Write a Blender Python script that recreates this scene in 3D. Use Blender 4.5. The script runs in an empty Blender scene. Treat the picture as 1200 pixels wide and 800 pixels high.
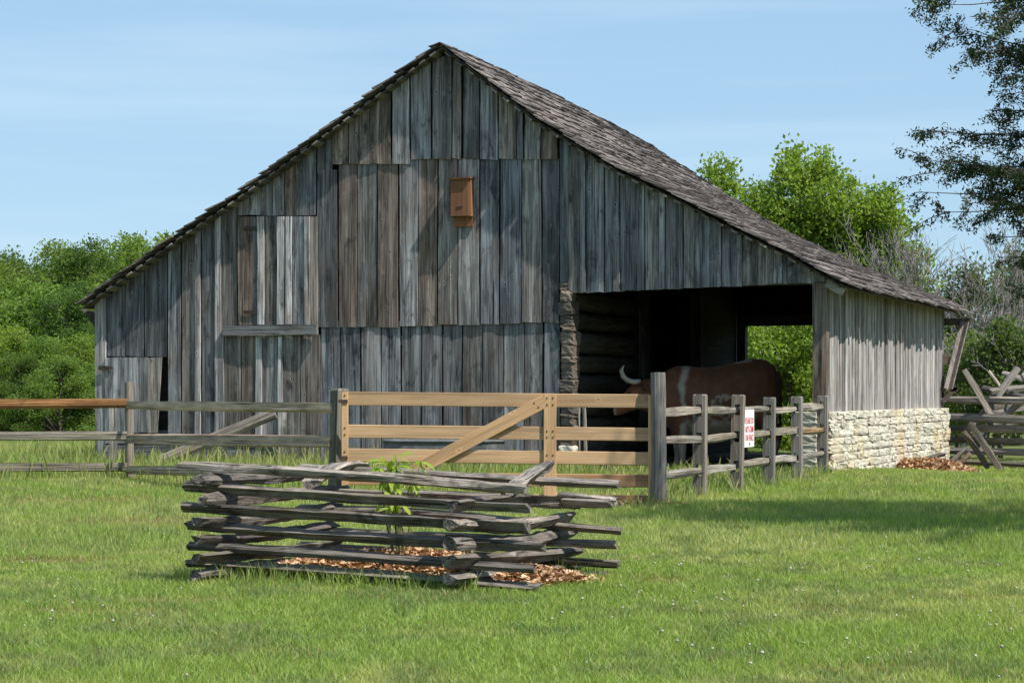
import bpy, bmesh, math, random
import numpy as np
from mathutils import Vector, Matrix, noise as mnoise

C = bpy.context.scene.collection
SC = bpy.context.scene
R = random.Random(7)
NP = np.random.default_rng(11)

# ------------------------------------------------------------------ camera, world, sun
EYE, F, HZ = 1.15, 2400.0, 464.0          # eye height; focal length in px of the 1200 px photograph; its horizon row
cam = bpy.data.objects.new('camera', bpy.data.cameras.new('camera'))
C.objects.link(cam)
cam.location = (0, 0, EYE)
cam.rotation_euler = (math.radians(90), 0, 0)
cam.data.sensor_width = 36.0
cam.data.lens = 36.0 * F / 1200
cam.data.shift_y = (HZ - 400) / 1200
cam.data.clip_end = 3000
SC.camera = cam

SUN_EL, SUN_AZ = 55.0, 127.0               # azimuth clockwise from +Y
world = bpy.data.worlds.new('World'); SC.world = world; world.use_nodes = True
wn = world.node_tree; wn.nodes.clear()
w_out = wn.nodes.new('ShaderNodeOutputWorld'); w_bg = wn.nodes.new('ShaderNodeBackground')
w_sky = wn.nodes.new('ShaderNodeTexSky'); w_sky.sky_type = 'NISHITA'; w_sky.sun_disc = False
w_sky.sun_elevation = math.radians(SUN_EL); w_sky.sun_rotation = math.radians(SUN_AZ)
w_sky.altitude = 200; w_sky.air_density = 1.0; w_sky.dust_density = 0.25; w_sky.ozone_density = 2.0
w_tc = wn.nodes.new('ShaderNodeTexCoord'); w_map = wn.nodes.new('ShaderNodeMapping')
w_map.inputs['Scale'].default_value = (2.2, 2.2, 26.0); w_map.inputs['Rotation'].default_value = (0, math.radians(5), 0)
w_n = wn.nodes.new('ShaderNodeTexNoise'); w_n.inputs['Scale'].default_value = 1.6; w_n.inputs['Detail'].default_value = 5
w_r = wn.nodes.new('ShaderNodeValToRGB'); w_r.color_ramp.elements[0].position = 0.45; w_r.color_ramp.elements[1].position = 0.8
w_r.color_ramp.elements[0].color = (0, 0, 0, 1); w_r.color_ramp.elements[1].color = (0.35, 0.35, 0.35, 1)
w_mix = wn.nodes.new('ShaderNodeMixRGB'); w_mix.inputs[2].default_value = (4.6, 5.6, 6.4, 1)   # thin high cirrus
w_bg.inputs['Strength'].default_value = 0.1
wn.links.new(w_tc.outputs['Generated'], w_map.inputs['Vector']); wn.links.new(w_map.outputs[0], w_n.inputs['Vector'])
wn.links.new(w_n.outputs[0], w_r.inputs[0]); wn.links.new(w_r.outputs[0], w_mix.inputs[0])
w_veil = wn.nodes.new('ShaderNodeMixRGB'); w_veil.inputs[0].default_value = 0.72; w_veil.inputs[2].default_value = (2.35, 3.75, 5.1, 1)   # even summer haze
wn.links.new(w_sky.outputs[0], w_veil.inputs[1]); wn.links.new(w_veil.outputs[0], w_mix.inputs[1]); wn.links.new(w_mix.outputs[0], w_bg.inputs['Color'])
wn.links.new(w_bg.outputs[0], w_out.inputs['Surface'])

sun = bpy.data.objects.new('sun', bpy.data.lights.new('sun', 'SUN')); C.objects.link(sun)
sun.data.energy = 4.2; sun.data.angle = math.radians(0.53); sun.data.color = (1.0, 0.95, 0.87)
el, az = math.radians(SUN_EL), math.radians(SUN_AZ)
SUND = Vector((math.sin(az) * math.cos(el), math.cos(az) * math.cos(el), math.sin(el)))
sun.rotation_euler = SUND.to_track_quat('Z', 'Y').to_euler()
sun.location = SUND * 60
SC.view_settings.view_transform = 'Standard'; SC.view_settings.look = 'None'
SC.view_settings.exposure = 0.72; SC.view_settings.gamma = 1.0
SC.cycles.max_bounces = 6; SC.cycles.transparent_max_bounces = 8
SC.cycles.use_denoising = True

# ------------------------------------------------------------------ geometry helpers
def P(px, py, y):                           # photograph pixel at depth y -> world point
    return Vector(((px - 600) / F * y, y, EYE + (HZ - py) / F * y))
def smooth(a, b, x):
    t = np.clip((np.asarray(x, float) - a) / (b - a), 0, 1); return t * t * (3 - 2 * t)
def ground_z(x, y):                         # gentle lie of the land: falls away to the right rear of the barn
    return -0.24 * smooth(4.5, 8.5, x) * smooth(29, 36, y) + 0.02 * np.sin(np.asarray(x) * .9 + 1.3) * np.sin(np.asarray(y) * .55)

def mesh_from(name, verts, faces, mat=None, smoothf=False):
    me = bpy.data.meshes.new(name)
    me.from_pydata([tuple(v) for v in verts], [], faces); me.update()
    if mat: me.materials.append(mat)
    if smoothf: me.polygons.foreach_set('use_smooth', [True] * len(me.polygons))
    return me
def link(name, me, parent=None, loc=None, rot=None, color=None, kind=None):
    o = bpy.data.objects.new(name, me); C.objects.link(o)
    if parent: o.parent = parent
    if loc is not None: o.location = loc
    if rot is not None:
        if isinstance(rot, Matrix): o.rotation_euler = rot.to_euler()
        else: o.rotation_euler = rot
    if color: o.color = (*color, 1)
    if kind: o['kind'] = kind
    return o
def tag(o, label, cat, group=None):
    o['label'] = label; o['category'] = cat
    if group: o['group'] = group
    return o
def thing(name, label, cat, loc=(0, 0, 0), rotz=0, group=None):
    o = bpy.data.objects.new(name, None); C.objects.link(o); o.empty_display_size = .2
    o.location = loc; o.rotation_euler = (0, 0, rotz)
    return tag(o, label, cat, group)
def np_mesh(name, verts, tris, mat, colors=None, quads=False):
    me = bpy.data.meshes.new(name); n = 4 if quads else 3
    me.vertices.add(len(verts)); me.vertices.foreach_set('co', np.ascontiguousarray(verts, np.float32).ravel())
    m = len(tris); me.loops.add(m * n); me.loops.foreach_set('vertex_index', np.ascontiguousarray(tris, np.int32).ravel())
    me.polygons.add(m); me.polygons.foreach_set('loop_start', np.arange(0, m * n, n, dtype=np.int32))
    try: me.polygons.foreach_set('loop_total', np.full(m, n, np.int32))
    except Exception: pass
    if colors is not None:
        a = me.color_attributes.new('tint', 'FLOAT_COLOR', 'POINT')
        rgba = np.ones((len(verts), 4), np.float32); rgba[:, :3] = colors; a.data.foreach_set('color', rgba.ravel())
    me.update(calc_edges=True); me.validate()
    me.materials.append(mat)
    return me
class MB:                                    # collects geometry for ONE mesh object
    def __init__(s): s.v = []; s.f = []
    def box(s, c, size, rot=None):
        b = len(s.v)
        for z in (-.5, .5):
            for x, y in ((-.5, -.5), (.5, -.5), (.5, .5), (-.5, .5)):
                p = Vector((x * size[0], y * size[1], z * size[2]))
                if rot: p = rot @ p
                s.v.append(Vector(c) + p)
        s.f += [tuple(b + i for i in q) for q in ((3, 2, 1, 0), (4, 5, 6, 7), (0, 1, 5, 4), (1, 2, 6, 5), (2, 3, 7, 6), (3, 0, 4, 7))]
        return s
    def loft(s, rings, cap=True):
        b = len(s.v); n = len(rings[0])
        for r in rings: s.v += [Vector(p) for p in r]
        for k in range(len(rings) - 1):
            for i in range(n):
                j = (i + 1) % n
                s.f.append((b + k * n + i, b + k * n + j, b + (k + 1) * n + j, b + (k + 1) * n + i))
        if cap:
            s.f.append(tuple(b + i for i in reversed(range(n)))); e = b + (len(rings) - 1) * n
            s.f.append(tuple(e + i for i in range(n)))
        return s
    def tube(s, pts, radii, n=6, cap=True):
        rings = []; pts = [Vector(p) for p in pts]
        for i, p in enumerate(pts):
            d = (pts[min(i + 1, len(pts) - 1)] - pts[max(i - 1, 0)]).normalized()
            u = d.cross(Vector((0, 0, 1)) if abs(d.z) < .9 else Vector((1, 0, 0))).normalized(); w = d.cross(u)
            rings.append([p + (u * math.cos(2 * math.pi * k / n) + w * math.sin(2 * math.pi * k / n)) * radii[i] for k in range(n)])
        return s.loft(rings, cap)
    def mesh(s, name, mat, sm=False): return mesh_from(name, s.v, s.f, mat, sm)
    def obj(s, name, mat, parent=None, color=None, sm=False, kind=None, loc=None):
        return link(name, s.mesh(name, mat, sm), parent, loc=loc, color=color, kind=kind)

# ------------------------------------------------------------------ materials
def nodes(name):
    m = bpy.data.materials.new(name); m.use_nodes = True; nt = m.node_tree; nt.nodes.clear()
    out = nt.nodes.new('ShaderNodeOutputMaterial'); b = nt.nodes.new('ShaderNodeBsdfPrincipled')
    nt.links.new(b.outputs[0], out.inputs['Surface'])
    return m, nt, b, out
def N(nt, t, **kw):
    n = nt.nodes.new(t)
    for k, v in kw.items():
        if k in n.inputs: n.inputs[k].default_value = v
        else: setattr(n, k, v)
    return n
def ramp(nt, src, stops):
    r = nt.nodes.new('ShaderNodeValToRGB'); e = r.color_ramp.elements
    while len(e) < len(stops): e.new(.5)
    for el_, (p, c) in zip(e, stops):
        el_.position = p; el_.color = (*c, 1) if len(c) == 3 else c
    nt.links.new(src, r.inputs[0]); return r.outputs[0]
def g(v): return (v, v, v)
def mix(nt, fac, a, b, mode='MIX'):
    m = nt.nodes.new('ShaderNodeMixRGB'); m.blend_type = mode
    for i, x in ((0, fac), (1, a), (2, b)):
        if hasattr(x, 'is_linked'): nt.links.new(x, m.inputs[i])
        else: m.inputs[i].default_value = x if not isinstance(x, tuple) or len(x) == 4 else (*x, 1)
    return m.outputs[0]

def wood(name, axis, dark, light, brown, brown_amt=.5, rough=.88, knots=True, crack=.75, fine=1.0, bump=.55, silver=None, blotch=.6, stretch=1.0):
    """weathered timber; grain runs along local axis; every object gets its own offset and its own tint (object colour)"""
    m, nt, b, out = nodes(name)
    tc = N(nt, 'ShaderNodeTexCoord'); oi = N(nt, 'ShaderNodeObjectInfo')
    off = N(nt, 'ShaderNodeVectorMath', operation='SCALE'); off.inputs[0].default_value = (37.0, 91.0, 53.0)
    nt.links.new(oi.outputs['Random'], off.inputs['Scale'])
    add = N(nt, 'ShaderNodeVectorMath', operation='ADD')
    nt.links.new(tc.outputs['Object'], add.inputs[0]); nt.links.new(off.outputs[0], add.inputs[1])
    def st(across, along):
        mp = N(nt, 'ShaderNodeMapping'); s = [across] * 3; s['xyz'.index(axis)] = along * stretch
        mp.inputs['Scale'].default_value = s; nt.links.new(add.outputs[0], mp.inputs['Vector']); return mp.outputs[0]
    def nz(vec, scale, det=5, rgh=.6, dist=0.0):
        n = N(nt, 'ShaderNodeTexNoise', Scale=scale, Detail=det, Roughness=rgh, Distortion=dist); nt.links.new(vec, n.inputs['Vector']); return n.outputs[0]
    grain = nz(st(38 * fine, 1.1), 1.0, 6, .68, .3)
    streak = nz(st(9 * fine, .45), 1.0, 4, .6, .4)
    patch = nz(st(2.2, .9), 1.0, 5, .62)
    fis = nz(st(70 * fine, .8), 1.0, 3, .5, .2)
    col = mix(nt, ramp(nt, grain, [(.32, g(0)), (.68, g(1))]), dark, light)
    if silver: col = mix(nt, ramp(nt, streak, [(.52, g(0)), (.72, g(.75))]), col, silver)
    col = mix(nt, ramp(nt, patch, [(.5, g(0)), (.68, g(brown_amt))]), col, brown)
    col = mix(nt, ramp(nt, streak, [(.3, g(.62)), (.52, g(0))]), col, tuple(c * .42 for c in dark))
    blot = nz(st(5.0, 1.6), 1.0, 6, .7, .6)
    col = mix(nt, ramp(nt, blot, [(.32, g(blotch)), (.47, g(0))]), col, tuple(c * .5 for c in dark))
    col = mix(nt, ramp(nt, blot, [(.56, g(0)), (.70, g(blotch * .55))]), col, tuple(min(1, c * 1.25) for c in light))
    col = mix(nt, ramp(nt, fis, [(.33, g(crack)), (.40, g(0))]), col, tuple(c * .22 for c in dark))
    hgt = grain
    if knots:
        vo = N(nt, 'ShaderNodeTexVoronoi', Scale=1.0); nt.links.new(st(6.5, 3.6), vo.inputs['Vector'])
        pick = ramp(nt, vo.outputs['Color'], [(.52, g(0)), (.56, g(1))])
        kd = nz(st(30, 12), 1.0, 2)
        ka = N(nt, 'ShaderNodeMath', operation='MULTIPLY_ADD'); nt.links.new(kd, ka.inputs[0]); ka.inputs[1].default_value = .05; nt.links.new(vo.outputs['Distance'], ka.inputs[2])
        col = mix(nt, mix(nt, 1.0, ramp(nt, ka.outputs[0], [(.075, g(.9)), (.115, g(0))]), pick, 'MULTIPLY'), col, tuple(c * .3 for c in dark))
        ring = mix(nt, 1.0, ramp(nt, ka.outputs[0], [(.11, g(0)), (.135, g(.45)), (.22, g(0))]), pick, 'MULTIPLY')
        col = mix(nt, ring, col, tuple(min(1, c * 1.25) for c in light))
    hs = N(nt, 'ShaderNodeHueSaturation'); nt.links.new(col, hs.inputs['Color'])
    mr = N(nt, 'ShaderNodeMapRange'); mr.inputs['To Min'].default_value = .78; mr.inputs['To Max'].default_value = 1.2
    nt.links.new(oi.outputs['Random'], mr.inputs['Value']); nt.links.new(mr.outputs[0], hs.inputs['Value'])
    col = mix(nt, 1.0, hs.outputs[0], oi.outputs['Color'], 'MULTIPLY')
    nt.links.new(col, b.inputs['Base Color']); b.inputs['Roughness'].default_value = rough
    b.inputs['Specular IOR Level'].default_value = .25
    ad = N(nt, 'ShaderNodeMath', operation='MULTIPLY_ADD'); nt.links.new(fis, ad.inputs[0]); ad.inputs[1].default_value = .8; nt.links.new(hgt, ad.inputs[2])
    bp = N(nt, 'ShaderNodeBump', Strength=bump, Distance=.012); nt.links.new(ad.outputs[0], bp.inputs['Height']); nt.links.new(bp.outputs[0], b.inputs['Normal'])
    return m

M = {}
M['board'] = wood('barn_board_wood', 'z', (.070, .067, .069), (.325, .312, .307), (.180, .125, .094), .6, silver=(.55, .53, .52), blotch=.9, crack=.95, bump=.9)
M['lath'] = wood('roof_lath_wood', 'y', (.12, .11, .10), (.30, .28, .25), (.2, .15, .11), .4, knots=False)
M['beamx'] = wood('timber_across', 'x', (.10, .098, .095), (.27, .26, .25), (.16, .115, .08), .5, knots=False)
M['slat'] = wood('pale_slat_wood', 'z', (.18, .172, .168), (.475, .463, .455), (.28, .225, .185), .45, knots=False, fine=1.3)
M['shingle'] = wood('split_shingle_wood', 'x', (.10, .088, .082), (.29, .262, .25), (.15, .115, .10), .6, knots=False, bump=.8)
M['rail'] = wood('split_rail_wood', 'x', (.125, .115, .105), (.36, .33, .295), (.20, .15, .11), .5, knots=False, crack=.95, fine=.9, bump=1.0)
M['pen_rail'] = wood('old_split_rail_wood', 'x', (.085, .077, .07), (.36, .325, .295), (.19, .14, .105), .5, knots=False, crack=1.0, fine=1.0, bump=1.5, blotch=.9, stretch=2.6)
M['post'] = wood('fence_post_wood', 'z', (.13, .12, .11), (.33, .305, .28), (.22, .17, .13), .5, knots=False, bump=.9)
M['gate_x'] = wood('new_gate_wood_x', 'x', (.40, .255, .14), (.54, .365, .215), (.45, .27, .145), .35, crack=.3, bump=.2, fine=.8, blotch=.3)
M['gate_z'] = wood('new_gate_wood_z', 'z', (.40, .255, .14), (.54, .365, .215), (.45, .27, .145), .3, crack=.3, bump=.2, fine=.8, blotch=.3)
M['bat'] = wood('stained_cedar', 'z', (.175, .080, .042), (.255, .122, .064), (.19, .088, .045), .3, knots=False, crack=.15, bump=.2, blotch=.15)
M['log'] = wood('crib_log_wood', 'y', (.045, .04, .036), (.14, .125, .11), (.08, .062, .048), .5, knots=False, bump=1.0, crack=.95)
M['log_end'] = wood('log_end_wood', 'x', (.10, .088, .078), (.34, .30, .265), (.28, .21, .16), .5, knots=False, bump=1.2, crack=.9)

def simple(name, base, var=.25, scale=8, rough=.85, bump=.3, metal=0, detail=6, c2=None, bdist=.02):
    m, nt, b, out = nodes(name); tc = N(nt, 'ShaderNodeTexCoord'); oi = N(nt, 'ShaderNodeObjectInfo')
    ad = N(nt, 'ShaderNodeVectorMath', operation='ADD'); sc = N(nt, 'ShaderNodeVectorMath', operation='SCALE'); sc.inputs[0].default_value = (13, 29, 7)
    nt.links.new(oi.outputs['Random'], sc.inputs['Scale']); nt.links.new(tc.outputs['Object'], ad.inputs[0]); nt.links.new(sc.outputs[0], ad.inputs[1])
    n = N(nt, 'ShaderNodeTexNoise', Scale=scale, Detail=detail, Roughness=.65); nt.links.new(ad.outputs[0], n.inputs['Vector'])
    c2 = c2 or tuple(min(1, c * (1 + var)) for c in base)
    col = mix(nt, ramp(nt, n.outputs[0], [(.3, g(0)), (.7, g(1))]), tuple(c * (1 - var) for c in base), c2)
    col = mix(nt, 1.0, col, oi.outputs['Color'], 'MULTIPLY')
    nt.links.new(col, b.inputs['Base Color']); b.inputs['Roughness'].default_value = rough; b.inputs['Metallic'].default_value = metal
    b.inputs['Specular IOR Level'].default_value = .3
    bp = N(nt, 'ShaderNodeBump', Strength=bump, Distance=bdist); nt.links.new(n.outputs[0], bp.inputs['Height']); nt.links.new(bp.outputs[0], b.inputs['Normal'])
    return m
M['iron'] = simple('rusty_iron', (.055, .038, .03), .4, 20, .7, .3)
M['mortar'] = simple('lime_mortar', (.26, .215, .15), .3, 6, .95, .5)
M['dirt'] = simple('barn_dirt', (.13, .10, .075), .4, 2.5, .95, .6)
M['bark'] = simple('bark', (.10, .082, .068), .45, 9, .95, 1.0)
M['zinc'] = simple('galvanised_metal', (.105, .11, .118), .5, 5, .6, .15, metal=.2)
M['horn'] = simple('horn', (.50, .47, .41), .2, 10, .4, .1)
M['sign'] = simple('white_sign_panel', (.80, .80, .80), .02, 4, .45, 0)
M['ink'] = simple('red_ink', (.60, .11, .12), .03, 4, .5, 0)
M['darkink'] = simple('dark_ink', (.06, .06, .07), .03, 4, .5, 0)

def stone_mat():
    m, nt, b, out = nodes('limestone'); tc = N(nt, 'ShaderNodeTexCoord'); oi = N(nt, 'ShaderNodeObjectInfo')
    geo = N(nt, 'ShaderNodeNewGeometry')
    def nz(s, d=6, r=.65):
        n = N(nt, 'ShaderNodeTexNoise', Scale=s, Detail=d, Roughness=r); nt.links.new(geo.outputs['Position'], n.inputs['Vector']); return n.outputs[0]
    a, big, fine = nz(5), nz(.9, 3), nz(22)
    col = mix(nt, ramp(nt, a, [(.3, g(0)), (.65, g(1))]), (.40, .365, .295), (.64, .595, .50))
    col = mix(nt, ramp(nt, big, [(.53, g(0)), (.68, g(.6))]), col, (.56, .38, .15))
    col = mix(nt, ramp(nt, fine, [(.3, g(.5)), (.42, g(0))]), col, (.2, .18, .15))
    hs = N(nt, 'ShaderNodeHueSaturation'); mr = N(nt, 'ShaderNodeMapRange'); mr.inputs['To Min'].default_value = .85; mr.inputs['To Max'].default_value = 1.12
    nt.links.new(oi.outputs['Random'], mr.inputs['Value']); nt.links.new(mr.outputs[0], hs.inputs['Value']); nt.links.new(col, hs.inputs['Color'])
    col = mix(nt, 1.0, hs.outputs[0], oi.outputs['Color'], 'MULTIPLY')
    nt.links.new(col, b.inputs['Base Color']); b.inputs['Roughness'].default_value = .95; b.inputs['Specular IOR Level'].default_value = .2
    bp = N(nt, 'ShaderNodeBump', Strength=.9, Distance=.04); nt.links.new(a, bp.inputs['Height']); nt.links.new(bp.outputs[0], b.inputs['Normal'])
    return m
M['stone'] = stone_mat()

def leafy(name, trans=.35, rough=.6, gain=1.0, spec=.2, nscale=.35):
    """foliage: per-leaf colour comes from the mesh attribute 'tint'; light passes through"""
    m, nt, b, out = nodes(name)
    at = N(nt, 'ShaderNodeAttribute', attribute_name='tint'); col = mix(nt, 1.0, at.outputs['Color'], (gain, gain, gain), 'MULTIPLY')
    oi = N(nt, 'ShaderNodeObjectInfo'); col = mix(nt, 1.0, col, oi.outputs['Color'], 'MULTIPLY')
    nt.links.new(col, b.inputs['Base Color']); b.inputs['Roughness'].default_value = rough; b.inputs['Specular IOR Level'].default_value = spec
    tr = N(nt, 'ShaderNodeBsdfTranslucent'); tcol = mix(nt, 1.0, col, (1.25, 1.3, .55), 'MULTIPLY'); nt.links.new(tcol, tr.inputs['Color'])
    mx = N(nt, 'ShaderNodeMixShader'); mx.inputs[0].default_value = trans
    nt.links.new(b.outputs[0], mx.inputs[1]); nt.links.new(tr.outputs[0], mx.inputs[2]); nt.links.new(mx.outputs[0], out.inputs['Surface'])
    return m
M['leaf'] = leafy('broad_leaves', .5)
M['needle'] = leafy('cedar_sprays', .2, .7)
M['grass'] = leafy('grass_blades', .45, .5, spec=.3)
M['chip'] = leafy('wood_chips', 0.0, .85)
M['flower'] = leafy('clover_heads', .2, .8)

def ground_mat():
    m, nt, b, out = nodes('lawn_soil'); geo = N(nt, 'ShaderNodeNewGeometry')
    def nz(s, d=5, r=.6):
        n = N(nt, 'ShaderNodeTexNoise', Scale=s, Detail=d, Roughness=r); nt.links.new(geo.outputs['Position'], n.inputs['Vector']); return n.outputs[0]
    a, bb, c = nz(.45), nz(3.0), nz(40, 3)
    col = mix(nt, ramp(nt, a, [(.35, g(0)), (.65, g(1))]), (.120, .150, .042), (.165, .180, .060))
    col = mix(nt, ramp(nt, bb, [(.45, g(0)), (.75, g(.5))]), col, (.19, .17, .075))
    col = mix(nt, ramp(nt, c, [(.35, g(.6)), (.6, g(0))]), col, (.035, .05, .014))
    nt.links.new(col, b.inputs['Base Color']); b.inputs['Roughness'].default_value = 1.0; b.inputs['Specular IOR Level'].default_value = .1
    bp = N(nt, 'ShaderNodeBump', Strength=.6, Distance=.04); nt.links.new(c, bp.inputs['Height']); nt.links.new(bp.outputs[0], b.inputs['Normal'])
    return m
M['ground'] = ground_mat()

def cow_mat():
    m, nt, b, out = nodes('cattle_hide'); at = N(nt, 'ShaderNodeAttribute', attribute_name='tint'); tc = N(nt, 'ShaderNodeTexCoord')
    n = N(nt, 'ShaderNodeTexNoise', Scale=6, Detail=6); nt.links.new(tc.outputs['Object'], n.inputs['Vector'])
    col = mix(nt, ramp(nt, n.outputs[0], [(.3, g(0)), (.7, g(1))]), g(.72), g(1.15))
    col = mix(nt, 1.0, at.outputs['Color'], col, 'MULTIPLY'); nt.links.new(col, b.inputs['Base Color'])
    b.inputs['Roughness'].default_value = .6; b.inputs['Specular IOR Level'].default_value = .3
    b.inputs['Sheen Weight'].default_value = .15
    return m
M['hide'] = cow_mat()

# ------------------------------------------------------------------ ground
def build_ground():
    xs = np.unique(np.concatenate([np.linspace(-700, -30, 18), np.linspace(-30, 30, 61), np.linspace(30, 700, 18)]))
    ys = np.unique(np.concatenate([np.linspace(-60, 0, 8), np.linspace(0, 60, 61), np.linspace(60, 1500, 25)]))
    X, Y = np.meshgrid(xs, ys); Z = ground_z(X, Y)
    v = np.stack([X, Y, Z], -1).reshape(-1, 3); nx = len(xs); f = []
    for j in range(len(ys) - 1):
        for i in range(nx - 1):
            a = j * nx + i; f.append((a, a + 1, a + nx + 1, a + nx))
    link('ground', mesh_from('ground', v, f, M['ground'], True), kind='structure')
build_ground()

# ------------------------------------------------------------------ the barn (root at its front right corner; local x along the front, local y into the depth)
A = math.atan(964 / F)
CX, CY = (968 - 600) / F * 30.3, 30.3
EU, ED = Vector((math.cos(A), -math.sin(A), 0)), Vector((math.sin(A), math.cos(A), 0))
DEPTH = 9.95
barn = thing('barn', 'weathered grey board barn with shingle roof and open lean-to', 'barn', (CX, CY, 0), -A)
def Q(px, py, d=0.0):                        # photograph pixel -> (u, z) on the barn plane at local depth d
    dx, dy = (px - 600) / F, 1.0
    n = ED; o = Vector((CX, CY, 0)) + ED * d
    t = n.dot(o) / (n.x * dx + n.y * dy)
    p = Vector((dx * t, dy * t, 0)) - Vector((CX, CY, 0))
    return (p.dot(EU), EYE + (HZ - py) / F * t)
def S(px, py, u=0.0):                        # photograph pixel -> (d, z) on the barn plane at local u
    dx, dy = (px - 600) / F, 1.0
    o = Vector((CX, CY, 0)) + EU * u
    t = EU.dot(o) / (EU.x * dx + EU.y * dy)
    p = Vector((dx * t, dy * t, 0)) - Vector((CX, CY, 0))
    return (p.dot(ED), EYE + (HZ - py) / F * t)
def local(p):                                # world -> barn local
    q = Vector(p) - Vector((CX, CY, 0)); return Vector((q.dot(EU), q.dot(ED), q.z))

GREYS = [(.96, .99, 1.03), (.88, .91, .95), (1.05, 1.03, 1.0), (.70, .72, .75), (1.32, 1.29, 1.25), (.95, .89, .83), (.70, .71, .73), (1.05, .95, .86), (1.15, 1.15, 1.16)]
BROWN = [(1.0, .82, .70), (.82, .68, .58), (1.05, .90, .80)]
LIGHT = [(1.5, 1.5, 1.5), (1.75, 1.74, 1.72)]
def tint(kind=None):
    if kind == 'l': return R.choice(LIGHT)
    if kind == 'b': return R.choice(BROWN)
    if kind == 'd': return (.62, .63, .66)
    return R.choice(GREYS + GREYS + BROWN[:1])

def board(name, bl, br, tr, tl, parent, mat=None, d0=0.0, th=.026, segs=5, col=None, jit=.004, warp=.007, twist=.02):
    """one plank: corners (u, z) of its front face, which lies near local y = d0 - th"""
    rings = []; w = max(.02, abs(br[0] - bl[0])); tw0, tw1 = R.uniform(-twist, twist), R.uniform(-twist, twist); bow = R.uniform(-warp, warp); cup = R.uniform(-.006, .006) * min(1, w / .2)
    for k in range(segs + 1):
        t = k / segs; e = 1 if 0 < k < segs else .5
        l = (bl[0] + (tl[0] - bl[0]) * t + R.uniform(-jit, jit) * e, bl[1] + (tl[1] - bl[1]) * t)
        r = (br[0] + (tr[0] - br[0]) * t + R.uniform(-jit, jit) * e, br[1] + (tr[1] - br[1]) * t)
        if k == 0: l = (l[0], l[1] + R.uniform(-.012, .012)); r = (r[0], r[1] + R.uniform(-.012, .012))
        tw = (tw0 + (tw1 - tw0) * t) * w; b = bow * math.sin(math.pi * t) + R.uniform(-.002, .002)
        fy = d0 - th + b
        mid = ((l[0] + r[0]) / 2, (l[1] + r[1]) / 2)
        rings.append([(l[0], fy - tw, l[1]), (mid[0], fy + cup, mid[1]), (r[0], fy + tw, r[1]), (r[0], fy + tw + th, r[1]), (l[0], fy - tw + th, l[1])])
    return MB().loft(rings).obj(name, mat or M['board'], parent, col or tint())

# roof outline of the front rake (outer top edge), photograph pixels -> local (u, z)
RAKE = -.30
def roofpts(pts): return [Q(x, y, RAKE) for x, y in pts]
r_right = roofpts([(515, 46), (563, 83), (627, 133), (660, 154), (718, 190), (793, 226), (860, 261), (920, 290), (989, 328)])
r_left = roofpts([(515, 46), (429, 111), (360, 163), (267, 230), (208, 270), (93, 352)])
def prof(pts, u):
    us = [p[0] for p in pts]; zs = [p[1] for p in pts]
    if us[0] > us[-1]: us = us[::-1]; zs = zs[::-1]
    return float(np.interp(u, us, zs))
RIDGE_U = r_right[0][0]
def roof_z(u): return prof(r_right, u) if u >= RIDGE_U else prof(r_left, u)
def sag(u, d): return float(np.interp(u, [-14, -9, -6.2, -5.6, -4.6, -1.9, -.9, .1], [0, .2, .40, .37, .24, .24, .13, 0.])) * max(0, min(1.05, d / 10.12)) ** 1.5
def under(u): return roof_z(u) - .13         # underside of the lath at the front wall

front = MB()                                  # the framing behind the boards
def beam(mb, u0, u1, z0, z1, d0, d1): mb.box(((u0 + u1) / 2, (d0 + d1) / 2, (z0 + z1) / 2), (abs(u1 - u0), abs(d1 - d0), abs(z1 - z0)))
UL = Q(114, 500)[0]; UC = Q(671, 450)[0]; ZL = Q(820, 338)[1]
for z in (.5, 2.05, 3.3):
    beam(front, UL + .06 if z < 3 else Q(235, 300)[0], UC - .08, z - .07, z + .07, .03, .15)
beam(front, Q(400, 190)[0], UC - .05, 4.55, 4.7, .03, .15)
for px in (118, 200, 278, 376, 445, 520, 590, 652):
    u = Q(px, 400)[0]; beam(front, u - .07, u + .07, 0, under(u) - .05, .152, .28)
front_wall = front.obj('front_wall', M['beamx'], barn, (.7, .7, .7))
# dark lining a hand's breadth behind the boards: added so the gaps show interior shade
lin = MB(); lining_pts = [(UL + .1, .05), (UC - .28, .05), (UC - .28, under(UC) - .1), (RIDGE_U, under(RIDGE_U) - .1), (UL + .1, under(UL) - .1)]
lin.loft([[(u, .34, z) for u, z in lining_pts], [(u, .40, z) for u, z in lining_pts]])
lin.obj('dark_backing', M['beamx'], barn, (.35, .33, .31))

def col_boards(bounds, ztop, zbot, parent, d0=0.0, gap=1.0, cols=None, tops=None, bots=None, name='board', jag=0):
    """vertical boards between px bounds; ztop/zbot give photograph rows ('r' = up to the roof)"""
    for i in range(len(bounds) - 1):
        ga = gap * R.uniform(.7, 3.0); a, b = bounds[i] + ga * .5, bounds[i + 1] - gap * R.uniform(.3, 1.1)
        zb = bots[i] if bots else zbot; zt = tops[i] if tops else ztop
        bl, br = Q(a, zb), Q(b, zb + R.uniform(-.6, .6))
        if zt == 'r':
            ua, ub = Q(a, 200)[0], Q(b, 200)[0]; tl, tr = (ua, under(ua)), (ub, under(ub))
        else: tl, tr = Q(a, zt), Q(b, zt)
        tl = (bl[0] + R.uniform(-.008, .008), tl[1]); tr = (br[0] + R.uniform(-.008, .008), tr[1])
        c = cols[i] if cols else None
        board(name, bl, br, tr, tl, parent, d0=d0 + (R.uniform(-.006, .006)), col=tint(c) if isinstance(c, str) or c is None else c)

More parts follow.
